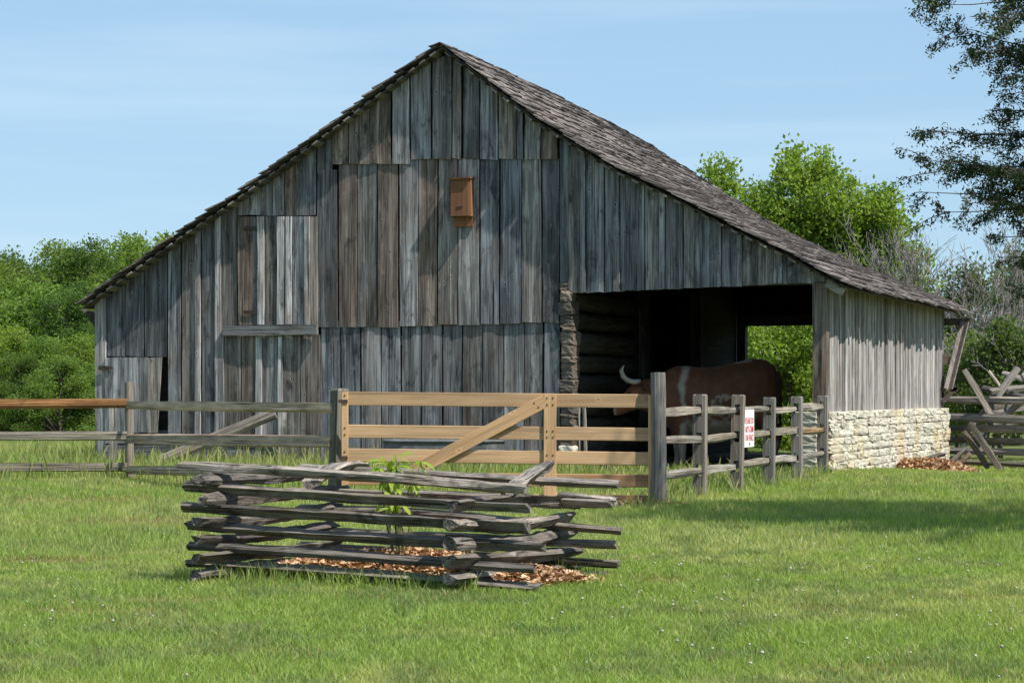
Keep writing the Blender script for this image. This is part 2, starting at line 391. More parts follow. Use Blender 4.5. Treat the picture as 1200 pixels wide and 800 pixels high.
# upper gable row (outermost, laps over the middle row)
col_boards([391, 410, 435, 460, 482, 507, 531, 543, 563, 585, 607, 615, 635, 655], 'r', 190, front_wall, d0=-.03,
           bots=[192.5, 192.5, 192.5, 192, 187, 187, 186.5, 186.5, 187, 187, 187, 187, 187], cols=['b', 'b', 'b', 'l', None, None, None, None, None, None, 'd', None, 'b'])
col_boards([372.5, 382, 391], 'r', 214, front_wall, d0=0, cols=[None, 'd'])
# middle row
col_boards([372, 397, 419, 443, 468, 491, 513, 537, 563, 586, 612, 636, 656], 187, 380, front_wall, d0=0,
           bots=[383.5, 383, 383, 383, 382, 382, 381, 380.5, 379.5, 379, 378, 377.5], tops=[199] + [186] * 11, cols=['d', 'b', None, 'b', None, 'b', None, (1.15, 1.12, 1.1), (.8, .86, .95), (.74, .82, .92), (1.05, 1, .95), 'd'])
# lower row
col_boards([375, 399, 423, 447, 470, 494, 518, 542, 566, 590, 614, 637, 656], 376, 549, front_wall, d0=.03,
           cols=[(.82, .88, .98), (.8, .86, .94), (.86, .84, .84), (.85, .9, .96), (.9, .9, .92), (.82, .84, .88), (.84, .84, .86), (.92, .88, .84), (.84, .83, .83), (.95, .98, 1.0), (.8, .79, .8), (.7, .76, .84)])
# narrow boards beside the crib corner
col_boards([656.5, 669], 'r', 332, front_wall, d0=.0, cols=[(.85, .95, 1.05)])
# boards over the loft door, and left of it
col_boards([279, 293, 306, 320, 334, 349, 371], 'r', 252.5, front_wall, d0=0, cols=[None, 'l', None, 'l', None, None], gap=.3)
col_boards([125, 147, 169.5, 196.5], 'r', 417.5, front_wall, d0=.02, cols=['d', (.75, .78, .82), 'd'], gap=1)
col_boards([197, 213, 231], 'r', 544, front_wall, d0=.0, cols=[None, (.9, .82, .76)])
col_boards([236, 254], 'r', 545, front_wall, d0=.0, cols=['d'])
col_boards([253, 279], 'r', 546, front_wall, d0=.0, cols=[(1.05, .98, .92)])
board('corner_board', Q(113.5, 541), Q(126, 541), Q(125.5, 349), Q(113, 349), front_wall, d0=-.02, th=.03, col=(1.85, 1.83, 1.82))
for x0, x1, yb in ((230.5, 236.5, 545), (253.5, 260, 546)):
    ua = Q(x0, 300)[0]; ub = Q(x1, 300)[0]
    board('batten', Q(x0, yb), Q(x1, yb), (ub, under(ub)), (ua, under(ua)), front_wall, d0=-.03, th=.022, col=(1.85, 1.83, 1.82))
# lower door leaf under the loft door
col_boards([264, 283, 301, 327, 352, 376], 392, 546, front_wall, d0=.01, cols=[None, 'b', None, (.9, .85, .8), (.95, .85, .78)], gap=.9)
for x0, x1 in ((257.5, 263.5), (301, 308), (327, 332)):
    board('batten', Q(x0, 545), Q(x1, 545), Q(x1, 394), Q(x0, 394), front_wall, d0=-.025, th=.02, col=(1.75, 1.73, 1.72))

# loft door
uh, zh = Q(280, 381)
loft = MB(); loft.box(((Q(280, 320)[0] + Q(374, 320)[0]) / 2, -.002, Q(320, 372)[1]), (Q(374, 320)[0] - Q(280, 320)[0] - .02, .03, .1))
loft_door = loft.obj('loft_door', M['beamx'], barn)
for i, (x0, x1, c) in enumerate([(280.5, 297.5, (.75, .6, .5)), (298, 306, (.85, .9, .95)), (306, 330, (.85, .8, .76)), (330, 343, (.9, .94, .98)), (343, 362, (.9, .95, 1.0)), (362, 373.5, (.85, .75, .68))]):
    board('board', Q(x0, 380.5), Q(x1, 380.5), Q(x1, 254), Q(x0, 254), loft_door, d0=-.02, col=c)
for x0, x1 in ((304, 311.5), (327, 335), (337, 343.5), (359, 365)):
    board('batten', Q(x0, 380.5), Q(x1, 380.5), Q(x1, 254), Q(x0, 254), loft_door, d0=-.05, th=.024, col=(1.9, 1.88, 1.87))
for yy in (268, 366):
    u0, z0 = Q(292, yy); MB().box((u0 + .06, -.062, z0), (.26, .012, .06)).obj('hinge', M['iron'], loft_door)
sb = [Q(265, 394), Q(375, 391.5), Q(375, 380.5), Q(265, 382)]
board('drip_board', *sb, barn, mat=M['beamx'], d0=-.05, th=.07, col=(.95, .97, 1.0), segs=2)

# small stable door at the left, hung on a rusty strap
sd = MB(); sd.box(((Q(127, 480)[0] + Q(186, 480)[0]) / 2, -.03, Q(150, 499)[1]), (Q(186, 480)[0] - Q(127, 480)[0], .025, .09))
small_door = sd.obj('stable_door', M['beamx'], barn)
for x0, x1, xb0, xb1, c in ((126, 144, 126, 144, (1.35, 1.38, 1.42)), (144, 154, 144, 154, (1.25, 1.28, 1.32)), (154, 165, 154, 165, (1.45, 1.47, 1.5)), (165, 175, 165, 174.5, (1.3, 1.33, 1.36)), (175, 192.5, 174.5, 186.5, (1.2, 1.15, 1.1))):
    board('board', Q(xb0 + .2, 506.5), Q(xb1 - .2, 506.5), Q(x1 - .2, 418.5), Q(x0 + .2, 419), small_door, d0=-.05, col=c)
u0, z0 = Q(127, 431)
MB().loft([[(u0 - .13, -.108, z0 - .035), (u0 - .13, -.085, z0 - .035), (u0 - .13, -.085, z0 + .035), (u0 - .13, -.108, z0 + .035)],
           [(u0 + .02, -.108, z0 - .035), (u0 + .02, -.085, z0 - .035), (u0 + .02, -.085, z0 + .035), (u0 + .02, -.108, z0 + .035)],
           [(u0 + .15, -.106, z0 - .008), (u0 + .15, -.085, z0 - .008), (u0 + .15, -.085, z0 + .008), (u0 + .15, -.106, z0 + .008)]]).obj('strap_hinge', M['iron'], small_door)
for zt, zb in ((507.5, 520), (521, 535)):
    board('sill_board', Q(126, zb), Q(330, zb + 1.5), Q(330, zt + 1.5), Q(126, zt), barn, mat=M['beamx'], d0=-.03, th=.04, col=(.9, .95, 1.0), segs=3)

# open lean-to on the right: board and batten gable above the opening
lean = [(667.5, 682, 'd'), (682, 688, 'l'), (688, 704, 'n'), (704, 710, 'l'), (710, 721, 'n'), (721, 728, 'l'), (728, 734, 'n'), (734, 751, 'n'), (751, 757, 'l'), (757, 774, 'n'), (774, 781, 'l'), (781, 797.5, 'n'), (797.5, 802, 'l'),
        (802, 815, 'n'), (815, 824, 'n'), (824, 842, 'n'), (842, 847, 'l'), (847, 865, 'n'), (865, 871, 'L'), (871, 877, 'n'), (877, 897, 'n'), (897, 907, 'n'), (907, 917.5, 'n'), (917.5, 923, 'n'), (923, 937, 'n'), (937, 954, 'n'), (954, 975, 'n')]
for x0, x1, k in lean:
    yb = lambda x: 344 + (x - 672) * (330.5 - 344) / 303
    ua, ub = Q(x0 + .2, 300)[0], Q(x1 - .2, 300)[0]
    dd = -.035 if k in 'lL' else 0.0
    c = {'d': (.85, .82, .8), 'l': (1.0, 1.06, 1.14), 'L': (1.35, 1.38, 1.4), 'n': R.choice([(.95, 1.0, 1.06), (.88, .95, 1.02), (1.05, 1.03, 1.0)])}[k]
    board('batten' if k in 'lL' else 'board', (ua, Q(x0, yb(x0))[1]), (ub, Q(x1, yb(x1))[1]), (ub, under(ub)), (ua, under(ua)), front_wall, d0=dd - .03, th=.022, col=c)
lb = MB(); ua, ub = UC + .05, -.08
beam(lb, ua, ub, ZL + .03, ZL + .24, .02, .22); lb.obj('lintel_beam', M['beamx'], barn, (.6, .58, .55))
up = Q(952.5, 400)[0]
MB().loft([[(up, -.05, -.1), (.015, -.05, -.1), (.015, .16, -.1), (up, .16, -.1)], [(up + .01, -.05, 1.6), (.02, -.05, 1.6), (.02, .16, 1.6), (up + .01, .16, 1.6)], [(up + .005, -.05, Q(960, 331)[1]), (.02, -.05, Q(975, 331)[1]), (.02, .16, Q(975, 331)[1]), (up + .005, .16, Q(960, 331)[1])]]).obj('corner_post', M['board'], barn, (.66, .56, .48))

# side wall: pale slats on a stone footing
STONE_TOP = S(969, 483)[1]
zs_top = lambda d: under(0) - .1
core = MB(); core.box((-.14, DEPTH / 2, (STONE_TOP + zs_top(0)) / 2), (.06, DEPTH - .1, zs_top(0) - STONE_TOP))
side_wall = core.obj('side_wall', M['beamx'], barn, (.25, .24, .23))
d = .03; ns = 0
while d < DEPTH - .08:
    w = R.choice([.07, .085, .1, .115, .14]) * R.uniform(.9, 1.1); t = R.uniform(.0, .045); lean_ = R.uniform(-.05, .05)
    zb, zt = STONE_TOP + R.uniform(-.03, .02), zs_top(d) + R.uniform(-.02, .05)
    rings = []
    for k in range(5):
        q = k / 4; dd = d + lean_ * q; j = R.uniform(-.008, .008); ux = R.uniform(-.006, .006) + t * .6
        z = zb + (zt - zb) * q
        rings.append([(-.075, dd + j, z), (-.02 + ux, dd + j, z), (.0 + ux, dd + w * .5, z), (-.02 + ux, dd + w + j, z), (-.075, dd + w + j, z)])
    c = R.choice([(1.0, .98, .96), (1.15, 1.14, 1.12), (.85, .82, .8), (.7, .66, .62), (1.05, 1.02, 1.0), (1.1, 1.08, 1.08), (.9, .86, .84)])
    MB().loft(rings).obj('slat', M['slat'], side_wall, c)
    d += w + R.choice([.005, .02, .03, .04, .06]); ns += 1

def stone_mesh(seed, n=4):
    rr = random.Random(seed); bm = bmesh.new(); bmesh.ops.create_cube(bm, size=1.0)
    bmesh.ops.subdivide_edges(bm, edges=bm.edges[:], cuts=n - 1, use_grid_fill=True)
    o_ = Vector((seed * 7.3, seed * 3.1, 0))
    for v in bm.verts:
        p = v.co.copy() * 2; e = 12.0
        k = (abs(p.x) ** e + abs(p.y) ** e + abs(p.z) ** e) ** (1 / e)
        q = p / max(k, .001); q = Vector((q.x, max(-1, min(1, q.y)), q.z))
        q += Vector((mnoise.noise(p * 1.1 + o_), mnoise.noise(p * 1.3 + o_ * 2) * .4, mnoise.noise(p * 1.2 - o_))) * .12 + Vector([rr.uniform(-.07, .07) for _ in range(3)])
        v.co = q * .5
    me = bpy.data.meshes.new('stone'); bm.to_mesh(me); bm.free(); me.materials.append(M['stone'])
    return me
STONES = [stone_mesh(i) for i in range(9)]
fc = MB(); fc.box((-.16, DEPTH / 2, STONE_TOP / 2 - .2), (.3, DEPTH - .02, STONE_TOP + .3))
foundation = fc.obj('foundation', M['mortar'], barn)
zc, NC = STONE_TOP + .012, 11
for r_ in range(NC):
    hgt = .126 * R.uniform(.9, 1.1); zc -= hgt
    d = -.1 + R.uniform(0, .25)
    while d < DEPTH + .05:
        w = min(R.choice([.3, .42, .55, .7, .95]) * R.uniform(.8, 1.2), DEPTH + .12 - d)
        if w < .2: break
        o = link('stone', R.choice(STONES), foundation, loc=(-.02 + R.uniform(-.014, .014), d + w / 2, zc + hgt / 2 + R.uniform(-.006, .006)))
        o.scale = (.2, w - .012, hgt * R.uniform(.95, 1.02)); o.rotation_euler = (R.uniform(-.012, .012), 0, R.choice([0, math.pi]))
        d += w
# footing seen from the front at the corner and the inner dark face
for r_ in range(8):
    o = link('stone', R.choice(STONES), foundation, loc=(-.3, -.02, STONE_TOP - .05 - .11 * r_)); o.scale = (.36, .2, .115); o.color = (.8, .8, .8, 1)

# roof: decking laths, then split shingles
roof = MB()
pts_up = [(u, z - .10) for u, z in reversed(r_left)] + [(u, z - .10) for u, z in r_right[1:]]
D0, D1 = -.18, DEPTH + .17
pts_f = []
for (a_, b_) in zip(pts_up[:-1], pts_up[1:]):
    for q in np.linspace(0, 1, 4)[:-1]: pts_f.append((a_[0] + (b_[0] - a_[0]) * q, a_[1] + (b_[1] - a_[1]) * q))
pts_f.append(pts_up[-1]); roof.loft([[(u, dd, z - sag(u, dd)) for u, z in pts_f] + [(u, dd, z - .03 - sag(u, dd)) for u, z in reversed(pts_f)] for dd in np.linspace(D0, D1, 9)], cap=False)
k = len(pts_f); nv = 2 * k
for e_ in (0, 8 * nv):
    for i in range(k - 1): roof.f.append((e_ + i, e_ + nv - 1 - i, e_ + nv - 2 - i, e_ + i + 1))
roof_o = roof.obj('roof', M['lath'], barn, (.45, .42, .4))

def slope_walk(pts, step):
    out = []; acc = 0; L = [0]
    for a, b in zip(pts[:-1], pts[1:]): L.append(L[-1] + math.hypot(b[0] - a[0], b[1] - a[1]))
    s = 0
    while s < L[-1] - .02:
        us = np.interp(s, L, [p[0] for p in pts]); zs = np.interp(s, L, [p[1] for p in pts]); e = min(s + .02, L[-1])
        u2 = np.interp(e, L, [p[0] for p in pts]); z2 = np.interp(e, L, [p[1] for p in pts])
        out.append((us, zs, math.atan2(z2 - zs, u2 - us), s)); s += step
    return out
stuff_sh = MB(); n_ind = 0
SH_T = .022
def shingle_geo(uc, zc, ang, dy0, wd, L, th, lift):
    """a split shingle: butt end low on the slope; (uc, zc) is the butt line"""
    ca, sa = math.cos(ang), math.sin(ang)
    nrm = (-sa, ca) if ca > 0 else (sa, -ca)
    def pt(along, h, y):
        u_ = uc - ca * along + nrm[0] * h; return (u_, y, zc - sa * along + nrm[1] * h - sag(u_, y))
    j = [R.uniform(-.008, .008) for _ in range(4)]
    return [[pt(0, lift + j[0], dy0), pt(0, lift + th + j[0], dy0), pt(0, lift + th + j[1], dy0 + wd), pt(0, lift + j[1], dy0 + wd)],
            [pt(L * .5, lift * .4 + R.uniform(-.006, .004), dy0), pt(L * .5, lift * .4 + th, dy0 + .004), pt(L * .5, lift * .4 + th + R.uniform(-.004, .006), dy0 + wd), pt(L * .5, lift * .4, dy0 + wd)],
            [pt(L, 0, dy0 + .003), pt(L, th * .4, dy0 + .003), pt(L, th * .4, dy0 + wd - .003), pt(L, 0, dy0 + wd - .003)]]
def lay(pts, step, side, individual):
    global n_ind
    rows = slope_walk(pts, step)
    lath_every = 1
    for i, (u, z, ang, s) in enumerate(rows):
        uu, zz = u + math.cos(ang) * step, z + math.sin(ang) * step
        d = RAKE + R.uniform(-.05, .04); first = 0; ph_ = R.uniform(-.03, .03)
        while d < D1 + .05:
            wd = R.uniform(.12, .26) if side == 'r' else R.uniform(.12, .2)
            if side == 'l' and first > 3: wd = .5
            jit = R.uniform(-.05, .035)
            ring = shingle_geo(uu + math.cos(ang) * jit, zz + math.sin(ang) * jit - .055, ang, d, wd - .008, min(step * 1.75, s + step * .9), R.uniform(.016, .028), R.uniform(.024, .05))
            if R.random() > .012 or first < 3:
                if first < individual:
                    t_ = R.choice([(1, .97, .95), (.8, .78, .77), (1.2, 1.17, 1.15), (.65, .63, .63), (1.05, .98, .94)])
                    MB().loft(ring).obj('shingle', M['shingle'], roof_o, t_); n_ind += 1
                else: stuff_sh.loft(ring)
            d += wd; first += 1
        if s > .1:                              # lath end under each course
            nrm = (-math.sin(ang), math.cos(ang)) if math.cos(ang) > 0 else (math.sin(ang), -math.cos(ang))
            lu, lz = u - nrm[0] * .118, z - nrm[1] * .118
            rot = Matrix.Rotation(-ang, 3, 'Y')
            mb = MB(); mb.box((0, 0, 0), (.12, .55, .03), rot)
            mb.obj('lath_end', M['lath'], roof_o, R.choice([(.9, .85, .8), (.6, .56, .52), (1.15, 1.1, 1.05)]), loc=(lu, RAKE + .30, lz))
lay(r_right, .25, 'r', 6)
lay(r_left, .225, 'l', 3)
# individual tones inside the joined shingles come from their island position in the material below
def shingle_field_mat():
    m = M['shingle'].copy(); m.name = 'shingle_field_wood'; nt = m.node_tree
    b = [n for n in nt.nodes if n.type == 'BSDF_PRINCIPLED'][0]; src = b.inputs['Base Color'].links[0].from_socket
    geo = N(nt, 'ShaderNodeNewGeometry')
    r_ = ramp(nt, geo.outputs['Random Per Island'], [(0, (.55, .53, .53)), (.35, (.85, .82, .8)), (.7, (1.1, 1.05, 1.02)), (1, (1.5, 1.42, 1.38))])
    nt.links.new(mix(nt, 1.0, src, r_, 'MULTIPLY'), b.inputs['Base Color']); return m
stuff_sh.obj('shingle_field', shingle_field_mat(), roof_o, kind='stuff')
print('shingles as parts', n_ind)
# rafter tails under the right eave, and the eave end board
eu, ez = r_right[-1]
for i in range(13):
    y = .35 + i * .79
    ang = math.atan2(r_right[-1][1] - r_right[-2][1], r_right[-1][0] - r_right[-2][0])
    mb = MB(); mb.box((0, 0, 0), (.6, .07, .07), Matrix.Rotation(-ang, 3, 'Y'))
    mb.obj('rafter_tail', M['beamx'], roof_o, (1.1, 1.05, 1.0), loc=(eu - .34, y, ez + .075))
ang = math.atan2(r_right[-1][1] - r_right[-2][1], r_right[-1][0] - r_right[-2][0])
mb = MB(); mb.box((0, 0, 0), (.30, .05, .12), Matrix.Rotation(-ang, 3, 'Y')); mb.obj('eave_board', M['beamx'], roof_o, (1.5, 1.45, 1.4), loc=(eu - .17, -.12, ez - .1))

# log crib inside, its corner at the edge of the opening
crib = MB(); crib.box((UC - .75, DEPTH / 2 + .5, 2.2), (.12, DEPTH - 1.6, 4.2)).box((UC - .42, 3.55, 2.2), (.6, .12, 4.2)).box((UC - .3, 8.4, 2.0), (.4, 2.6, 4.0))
log_crib = crib.obj('log_crib', M['log'], barn, (.3, .3, .3))  # dark boxes added for the unlit aisle, its shade put into their tint
def log_mesh(L, r, seed):
    rr = random.Random(seed); mb = MB(); rings = []; n = 9
    ph = [rr.uniform(.88, 1.1) for _ in range(n)]
    for k in range(9):
        t = k / 8; cx, cz = rr.uniform(-.012, .012), rr.uniform(-.012, .012)
        rings.append([(cx + math.cos(a) * r * ph[i] * rr.uniform(.95, 1.05) * .85, t * L, cz + math.sin(a) * r * ph[i] * rr.uniform(.95, 1.05)) for i, a in enumerate([2 * math.pi * j / n for j in range(n)])])
    return mb.loft(rings).mesh('log', M['log'], True)
lz = .3; li = 0
while lz < 3.6:
    r_ = R.uniform(.14, .175)
    for (y0, L) in ((.12, 3.3),):
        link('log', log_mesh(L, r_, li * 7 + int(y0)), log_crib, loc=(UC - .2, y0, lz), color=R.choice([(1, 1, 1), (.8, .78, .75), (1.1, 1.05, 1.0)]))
    lz += r_ * 2 + .02; li += 1
# ends of the crib's front logs and the chinking between them, stacked at the corner
zz = .35; top = Q(664, 333)[1]
while zz < top:
    hh = R.choice([.05, .07, .1, .13, .17, .21]); hh = min(hh, top - zz + .02)
    me = R.choice(STONES).copy(); me.materials.clear(); me.materials.append(M['log_end'])
    uw = Q(673, 400)[0] - Q(657, 400)[0]
    o = link('log_end', me, log_crib, loc=(Q(664.5, 400)[0] + R.uniform(-.015, .02), .1 + R.uniform(-.05, .03), zz + hh / 2), color=R.choice([(1, 1, 1), (1.1, 1.0, .92), (.7, .68, .66), (1.25, 1.15, 1.05), (.85, .8, .76)]))
    o.scale = (uw * R.uniform(.8, 1.2), .26, hh * 1.04); o.rotation_euler = (0, R.uniform(-.16, .16), R.uniform(-.2, .2)); zz += hh
o = link('stone', STONES[2], log_crib, loc=(Q(666, 400)[0], .0, .26)); o.scale = (.24, .3, .24)
# deeper frame of the lean-to: posts, rear beam, rafters
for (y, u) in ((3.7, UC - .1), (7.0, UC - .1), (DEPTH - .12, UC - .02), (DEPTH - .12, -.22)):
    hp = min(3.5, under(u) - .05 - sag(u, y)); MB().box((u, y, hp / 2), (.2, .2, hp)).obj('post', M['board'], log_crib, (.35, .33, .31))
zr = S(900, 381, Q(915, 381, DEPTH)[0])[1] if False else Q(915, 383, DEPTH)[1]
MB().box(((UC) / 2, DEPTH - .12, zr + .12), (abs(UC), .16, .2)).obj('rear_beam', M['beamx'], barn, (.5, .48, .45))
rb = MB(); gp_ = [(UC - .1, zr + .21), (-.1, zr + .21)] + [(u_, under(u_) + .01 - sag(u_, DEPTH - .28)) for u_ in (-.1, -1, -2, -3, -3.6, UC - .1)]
rb.loft([[(u, DEPTH - .30, z) for u, z in gp_], [(u, DEPTH - .26, z) for u, z in gp_]]); rb.obj('rear_gable', M['log'], barn, (.3, .3, .3))  # tint darkened: the deep shade at the rear is put into the colour
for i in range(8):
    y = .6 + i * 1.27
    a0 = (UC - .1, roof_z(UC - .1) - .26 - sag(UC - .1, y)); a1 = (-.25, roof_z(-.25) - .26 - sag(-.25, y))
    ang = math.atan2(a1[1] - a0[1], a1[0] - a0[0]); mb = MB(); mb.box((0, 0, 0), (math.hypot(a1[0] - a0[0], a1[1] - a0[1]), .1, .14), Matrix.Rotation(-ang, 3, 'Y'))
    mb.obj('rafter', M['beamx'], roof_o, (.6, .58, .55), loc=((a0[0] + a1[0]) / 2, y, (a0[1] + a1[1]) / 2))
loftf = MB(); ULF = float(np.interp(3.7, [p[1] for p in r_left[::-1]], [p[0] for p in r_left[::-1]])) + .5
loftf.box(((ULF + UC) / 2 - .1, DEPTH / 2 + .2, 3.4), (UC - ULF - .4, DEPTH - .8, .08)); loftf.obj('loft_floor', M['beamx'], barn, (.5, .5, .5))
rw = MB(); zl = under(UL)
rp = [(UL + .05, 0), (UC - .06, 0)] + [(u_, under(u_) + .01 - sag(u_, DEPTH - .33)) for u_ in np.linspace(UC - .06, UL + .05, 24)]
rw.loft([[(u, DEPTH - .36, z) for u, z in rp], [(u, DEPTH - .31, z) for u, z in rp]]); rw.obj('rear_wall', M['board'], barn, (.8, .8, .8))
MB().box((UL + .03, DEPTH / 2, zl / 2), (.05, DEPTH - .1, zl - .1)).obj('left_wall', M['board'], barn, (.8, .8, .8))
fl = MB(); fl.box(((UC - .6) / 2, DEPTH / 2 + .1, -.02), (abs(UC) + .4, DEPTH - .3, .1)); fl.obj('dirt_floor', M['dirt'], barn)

# wooden gutter spout at the right rear corner: a V of two planks hung from a beam end
def to_l(px, py, y): return local(P(px, py, y))
YB = 39.6
b0, b1 = to_l(1104, 377, YB), to_l(1137, 377, YB)
spout = MB(); dirv = (b1 - b0).normalized(); rotb = dirv.to_track_quat('X', 'Z').to_matrix()
spout.box((b0 + b1) / 2, ((b1 - b0).length, .16, .13), rotb)
spout_o = spout.obj('spout_beam', M['beamx'], barn, (.55, .5, .45))
t0, t1 = to_l(1131, 379, YB - .1), to_l(1112, 457, YB - .6)
ax = (t1 - t0).normalized(); side = ax.cross(Vector((0, 1, 0))).normalized(); nrm = side.cross(ax).normalized()
for sgn in (-1, 1):
    e = (side * sgn * .8 + nrm * -.75).normalized(); e2 = ax.cross(e)
    q = MB(); rings = []
    for p in (t0, t1):
        rings.append([p, p + e * .115, p + e * .115 + e2 * .022, p + e2 * .022])
    q.loft(rings).obj('spout_plank', M['slat'], spout_o, (.75, .68, .64))
for (x0, y0, x1, y1, yy, th) in ((1104, 421, 1112, 421, YB - .3, .2), (1101, 456, 1122, 456, YB - .4, .08), (1103, 472, 1120, 453, YB - .4, .09), (1103.5, 440, 1103.5, 474, YB - .3, .1)):
    a, b = to_l(x0, y0, yy), to_l(x1, y1, yy); q = MB(); q.box((a + b) / 2, ((b - a).length, .1, th), (b - a).normalized().to_track_quat('X', 'Z').to_matrix())
    q.obj('spout_bracket', M['beamx'], spout_o, (.6, .5, .42))
# gutter log end below the left eave
a, b = to_l(95, 364, 35.3), to_l(114, 388, 35.3)
mb = MB(); mb.loft([[a + Vector((0, 0, .03)), a + Vector((0, .12, .03)), a + Vector((.05, .12, -.03)), a + Vector((.05, 0, -.03))], [b + Vector((.05, 0, .3)), b + Vector((.05, .12, .3)), b + Vector((.05, .12, -.05)), b + Vector((.05, 0, -.05))]]).obj('gutter_bracket', M['beamx'], barn, (.5, .47, .44))

# ------------------------------------------------------------------ bat house on the front wall
u0, z0 = Q(544.5, 238)
bw = Q(556, 238)[0] - Q(533, 238)[0]; bh = Q(544, 210)[1] - Q(544, 266)[1]
Wp = Vector((CX, CY, 0)) + EU * u0 + ED * -.03
bat = thing('bat_house', 'orange brown wooden bat house fixed high on the grey gable', 'bat house', (Wp.x, Wp.y, Q(544, 266)[1]), -A)
BD = .14
MB().box((0, -.015, bh * .5), (bw * .98, .03, bh)).obj('back_board', M['bat'], bat)
for i in range(3):
    MB().box(((i - 1) * bw * .305, -BD - .012, bh * .60), (bw * .30, .024, bh * .78)).obj('front_board', M['bat'], bat, R.choice([(1, 1, 1), (.92, .92, .92), (1.06, 1.04, 1.0)]))
for s in (-1, 1):
    MB().box((s * bw * .475, -BD / 2 - .01, bh * .60), (.022, BD - .02, bh * .79)).obj('side_board', M['bat'], bat, (1.1, 1.05, 1))
MB().box((0, -BD / 2 - .02, bh * 1.005), (bw * 1.12, BD + .09, .024), Matrix.Rotation(math.radians(5), 3, 'X')).obj('lid', M['bat'], bat, (1.1, 1.1, 1.1))
MB().box((.0, -BD - .028, bh * .40), (bw * .3, .01, .016)).obj('vent_dark_strip', M['iron'], bat)  # raised dark strip stands in for the shade of the vent opening

# ------------------------------------------------------------------ split timber helper (rails, stakes, logs): grain along local x
def split_mesh(name, L, w, h, seed, segs=10, n=7, rough=.12, taper=(.9, .85), bend=.03, mat=None, flat=False, base_=None):
    rr = random.Random(seed); rings = []
    base = []
    for i in range(n):
        a = 2 * math.pi * (i + .5 * rr.random()) / n
        q = rr.uniform(.78, 1.12); x, y = math.cos(a), math.sin(a)
        m_ = max(abs(x), abs(y)) if flat else 1 - .3 * (1 - max(abs(x), abs(y)))
        base.append((x / m_ * q, y / m_ * q))
    if base_: base = [(x * 2 * rr.uniform(.85, 1.12), y * 2 * rr.uniform(.85, 1.12)) for x, y in base_]; n = len(base)
    b1, b2, p1, p2 = rr.uniform(-bend, bend), rr.uniform(-bend, bend), rr.uniform(.8, 1.6), rr.uniform(.8, 1.6)
    tw = rr.uniform(-.5, .5); dev = [rr.uniform(-rough, rough) for _ in range(n)]
    for k in range(segs + 1):
        t = k / segs; s = taper[0] + (1 - taper[0]) * math.sin(math.pi * min(1, t * 3) / 2) if t < .34 else 1 + (taper[1] - 1) * max(0, (t - .6) / .4)
        cy = b1 * math.sin(math.pi * t * p1) * L * .5; cz = b2 * math.sin(math.pi * t * p2) * L * .5
        dev = [d_ * .6 + rr.uniform(-rough, rough) for d_ in dev]; ta = tw * (t - .5)
        ring = []
        for (x, y), d_ in zip(base, dev):
            x, y = x * math.cos(ta) - y * math.sin(ta), x * math.sin(ta) + y * math.cos(ta)
            e = rr.uniform(-.35, .35) * w if k in (0, segs) else 0
            ring.append((-L / 2 + t * L + e * .6, cy + x * w / 2 * s * (1 + d_), cz + y * h / 2 * s * (1 + d_)))
        rings.append(ring)
    return MB().loft(rings).mesh(name, mat or M['rail'])
def bar(name, p0, p1, w, h, parent, seed, mat=None, col=None, roll=0.0, org=None, **kw):
    p0, p1 = Vector(p0), Vector(p1); dv = p1 - p0
    me = split_mesh(name, dv.length, w, h, seed, mat=mat, **kw)
    q = dv.to_track_quat('X', 'Z').to_matrix() @ Matrix.Rotation(roll, 3, 'X')
    o = link(name, me, parent, color=col or R.choice([(1, 1, 1), (.9, .88, .86), (1.12, 1.1, 1.06), (.8, .78, .77), (1.05, .98, .9)]))
    c = (p0 + p1) / 2 - (org if org is not None else (parent.location if parent else Vector()))
    o.matrix_local = Matrix.Translation(c) @ q.to_4x4()
    return o

# ------------------------------------------------------------------ gate of new boards
GY = 22.0
gL, gR = P(402, 590, GY), P(764, 590, GY)
gate = thing('farm_gate', 'new tan board gate with diagonal brace between grey fence posts', 'gate', (gL.x, GY, float(ground_z(gL.x, GY))))
def plank(name, p0, p1, w, th, parent, mat, col=None):
    p0, p1 = Vector(p0), Vector(p1); dv = p1 - p0; L = dv.length; org = parent.location
    horiz = mat is not M['gate_z']; mb = MB()
    bv = .006; rings = []
    for x in (-L / 2, -L / 4, 0, L / 4, L / 2):
        jz = R.uniform(-.002, .002)
        rings.append([(x, -th / 2, -w / 2 + bv + jz), (x, -th / 2, w / 2 - bv + jz), (x, -th / 2 + bv, w / 2 + jz), (x, th / 2, w / 2 + jz), (x, th / 2, -w / 2 + jz), (x, -th / 2 + bv, -w / 2 + jz)])
    me = mb.loft(rings).mesh(name, M['gate_x']); o = link(name, me, parent, color=col or R.choice([(1, 1, 1), (.95, .93, .9), (1.06, 1.05, 1.04)]))
    o.matrix_local = Matrix.Translation((p0 + p1) / 2 - org) @ dv.to_track_quat('X', 'Z').to_matrix().to_4x4()
    return o
for yl, yr, wpx in ((467, 470, 16), (505, 509, 15.5), (533, 537.5, 15.5), (560, 563.5, 15), (583, 586, 12)):
    p0, p1 = P(403, yl, GY), P(762, yr, GY); plank('gate_rail', p0, p1, wpx / F * GY, .036, gate, M['gate_x'], (.9, .8, .72) if yl > 555 else None)  # lowest two rails browner: shade, with some dirt, put into their tint
for (x0, yt, yb, wpx, yy) in ((404, 459, 592, 8, GY - .036), (644.5, 462, 590, 15, GY - .037), (765, 463, 592, 10, GY - .037)):
    plank('gate_stile', P(x0, yb, yy), P(x0, yt, yy), wpx / F * GY, .036, gate, M['gate_x'], (1.05, 1.0, .95))
plank('gate_brace', P(478, 556, GY - .038), P(640, 469, GY - .038), 15.5 / F * GY, .036, gate, M['gate_x'], (1.0, .95, .9))
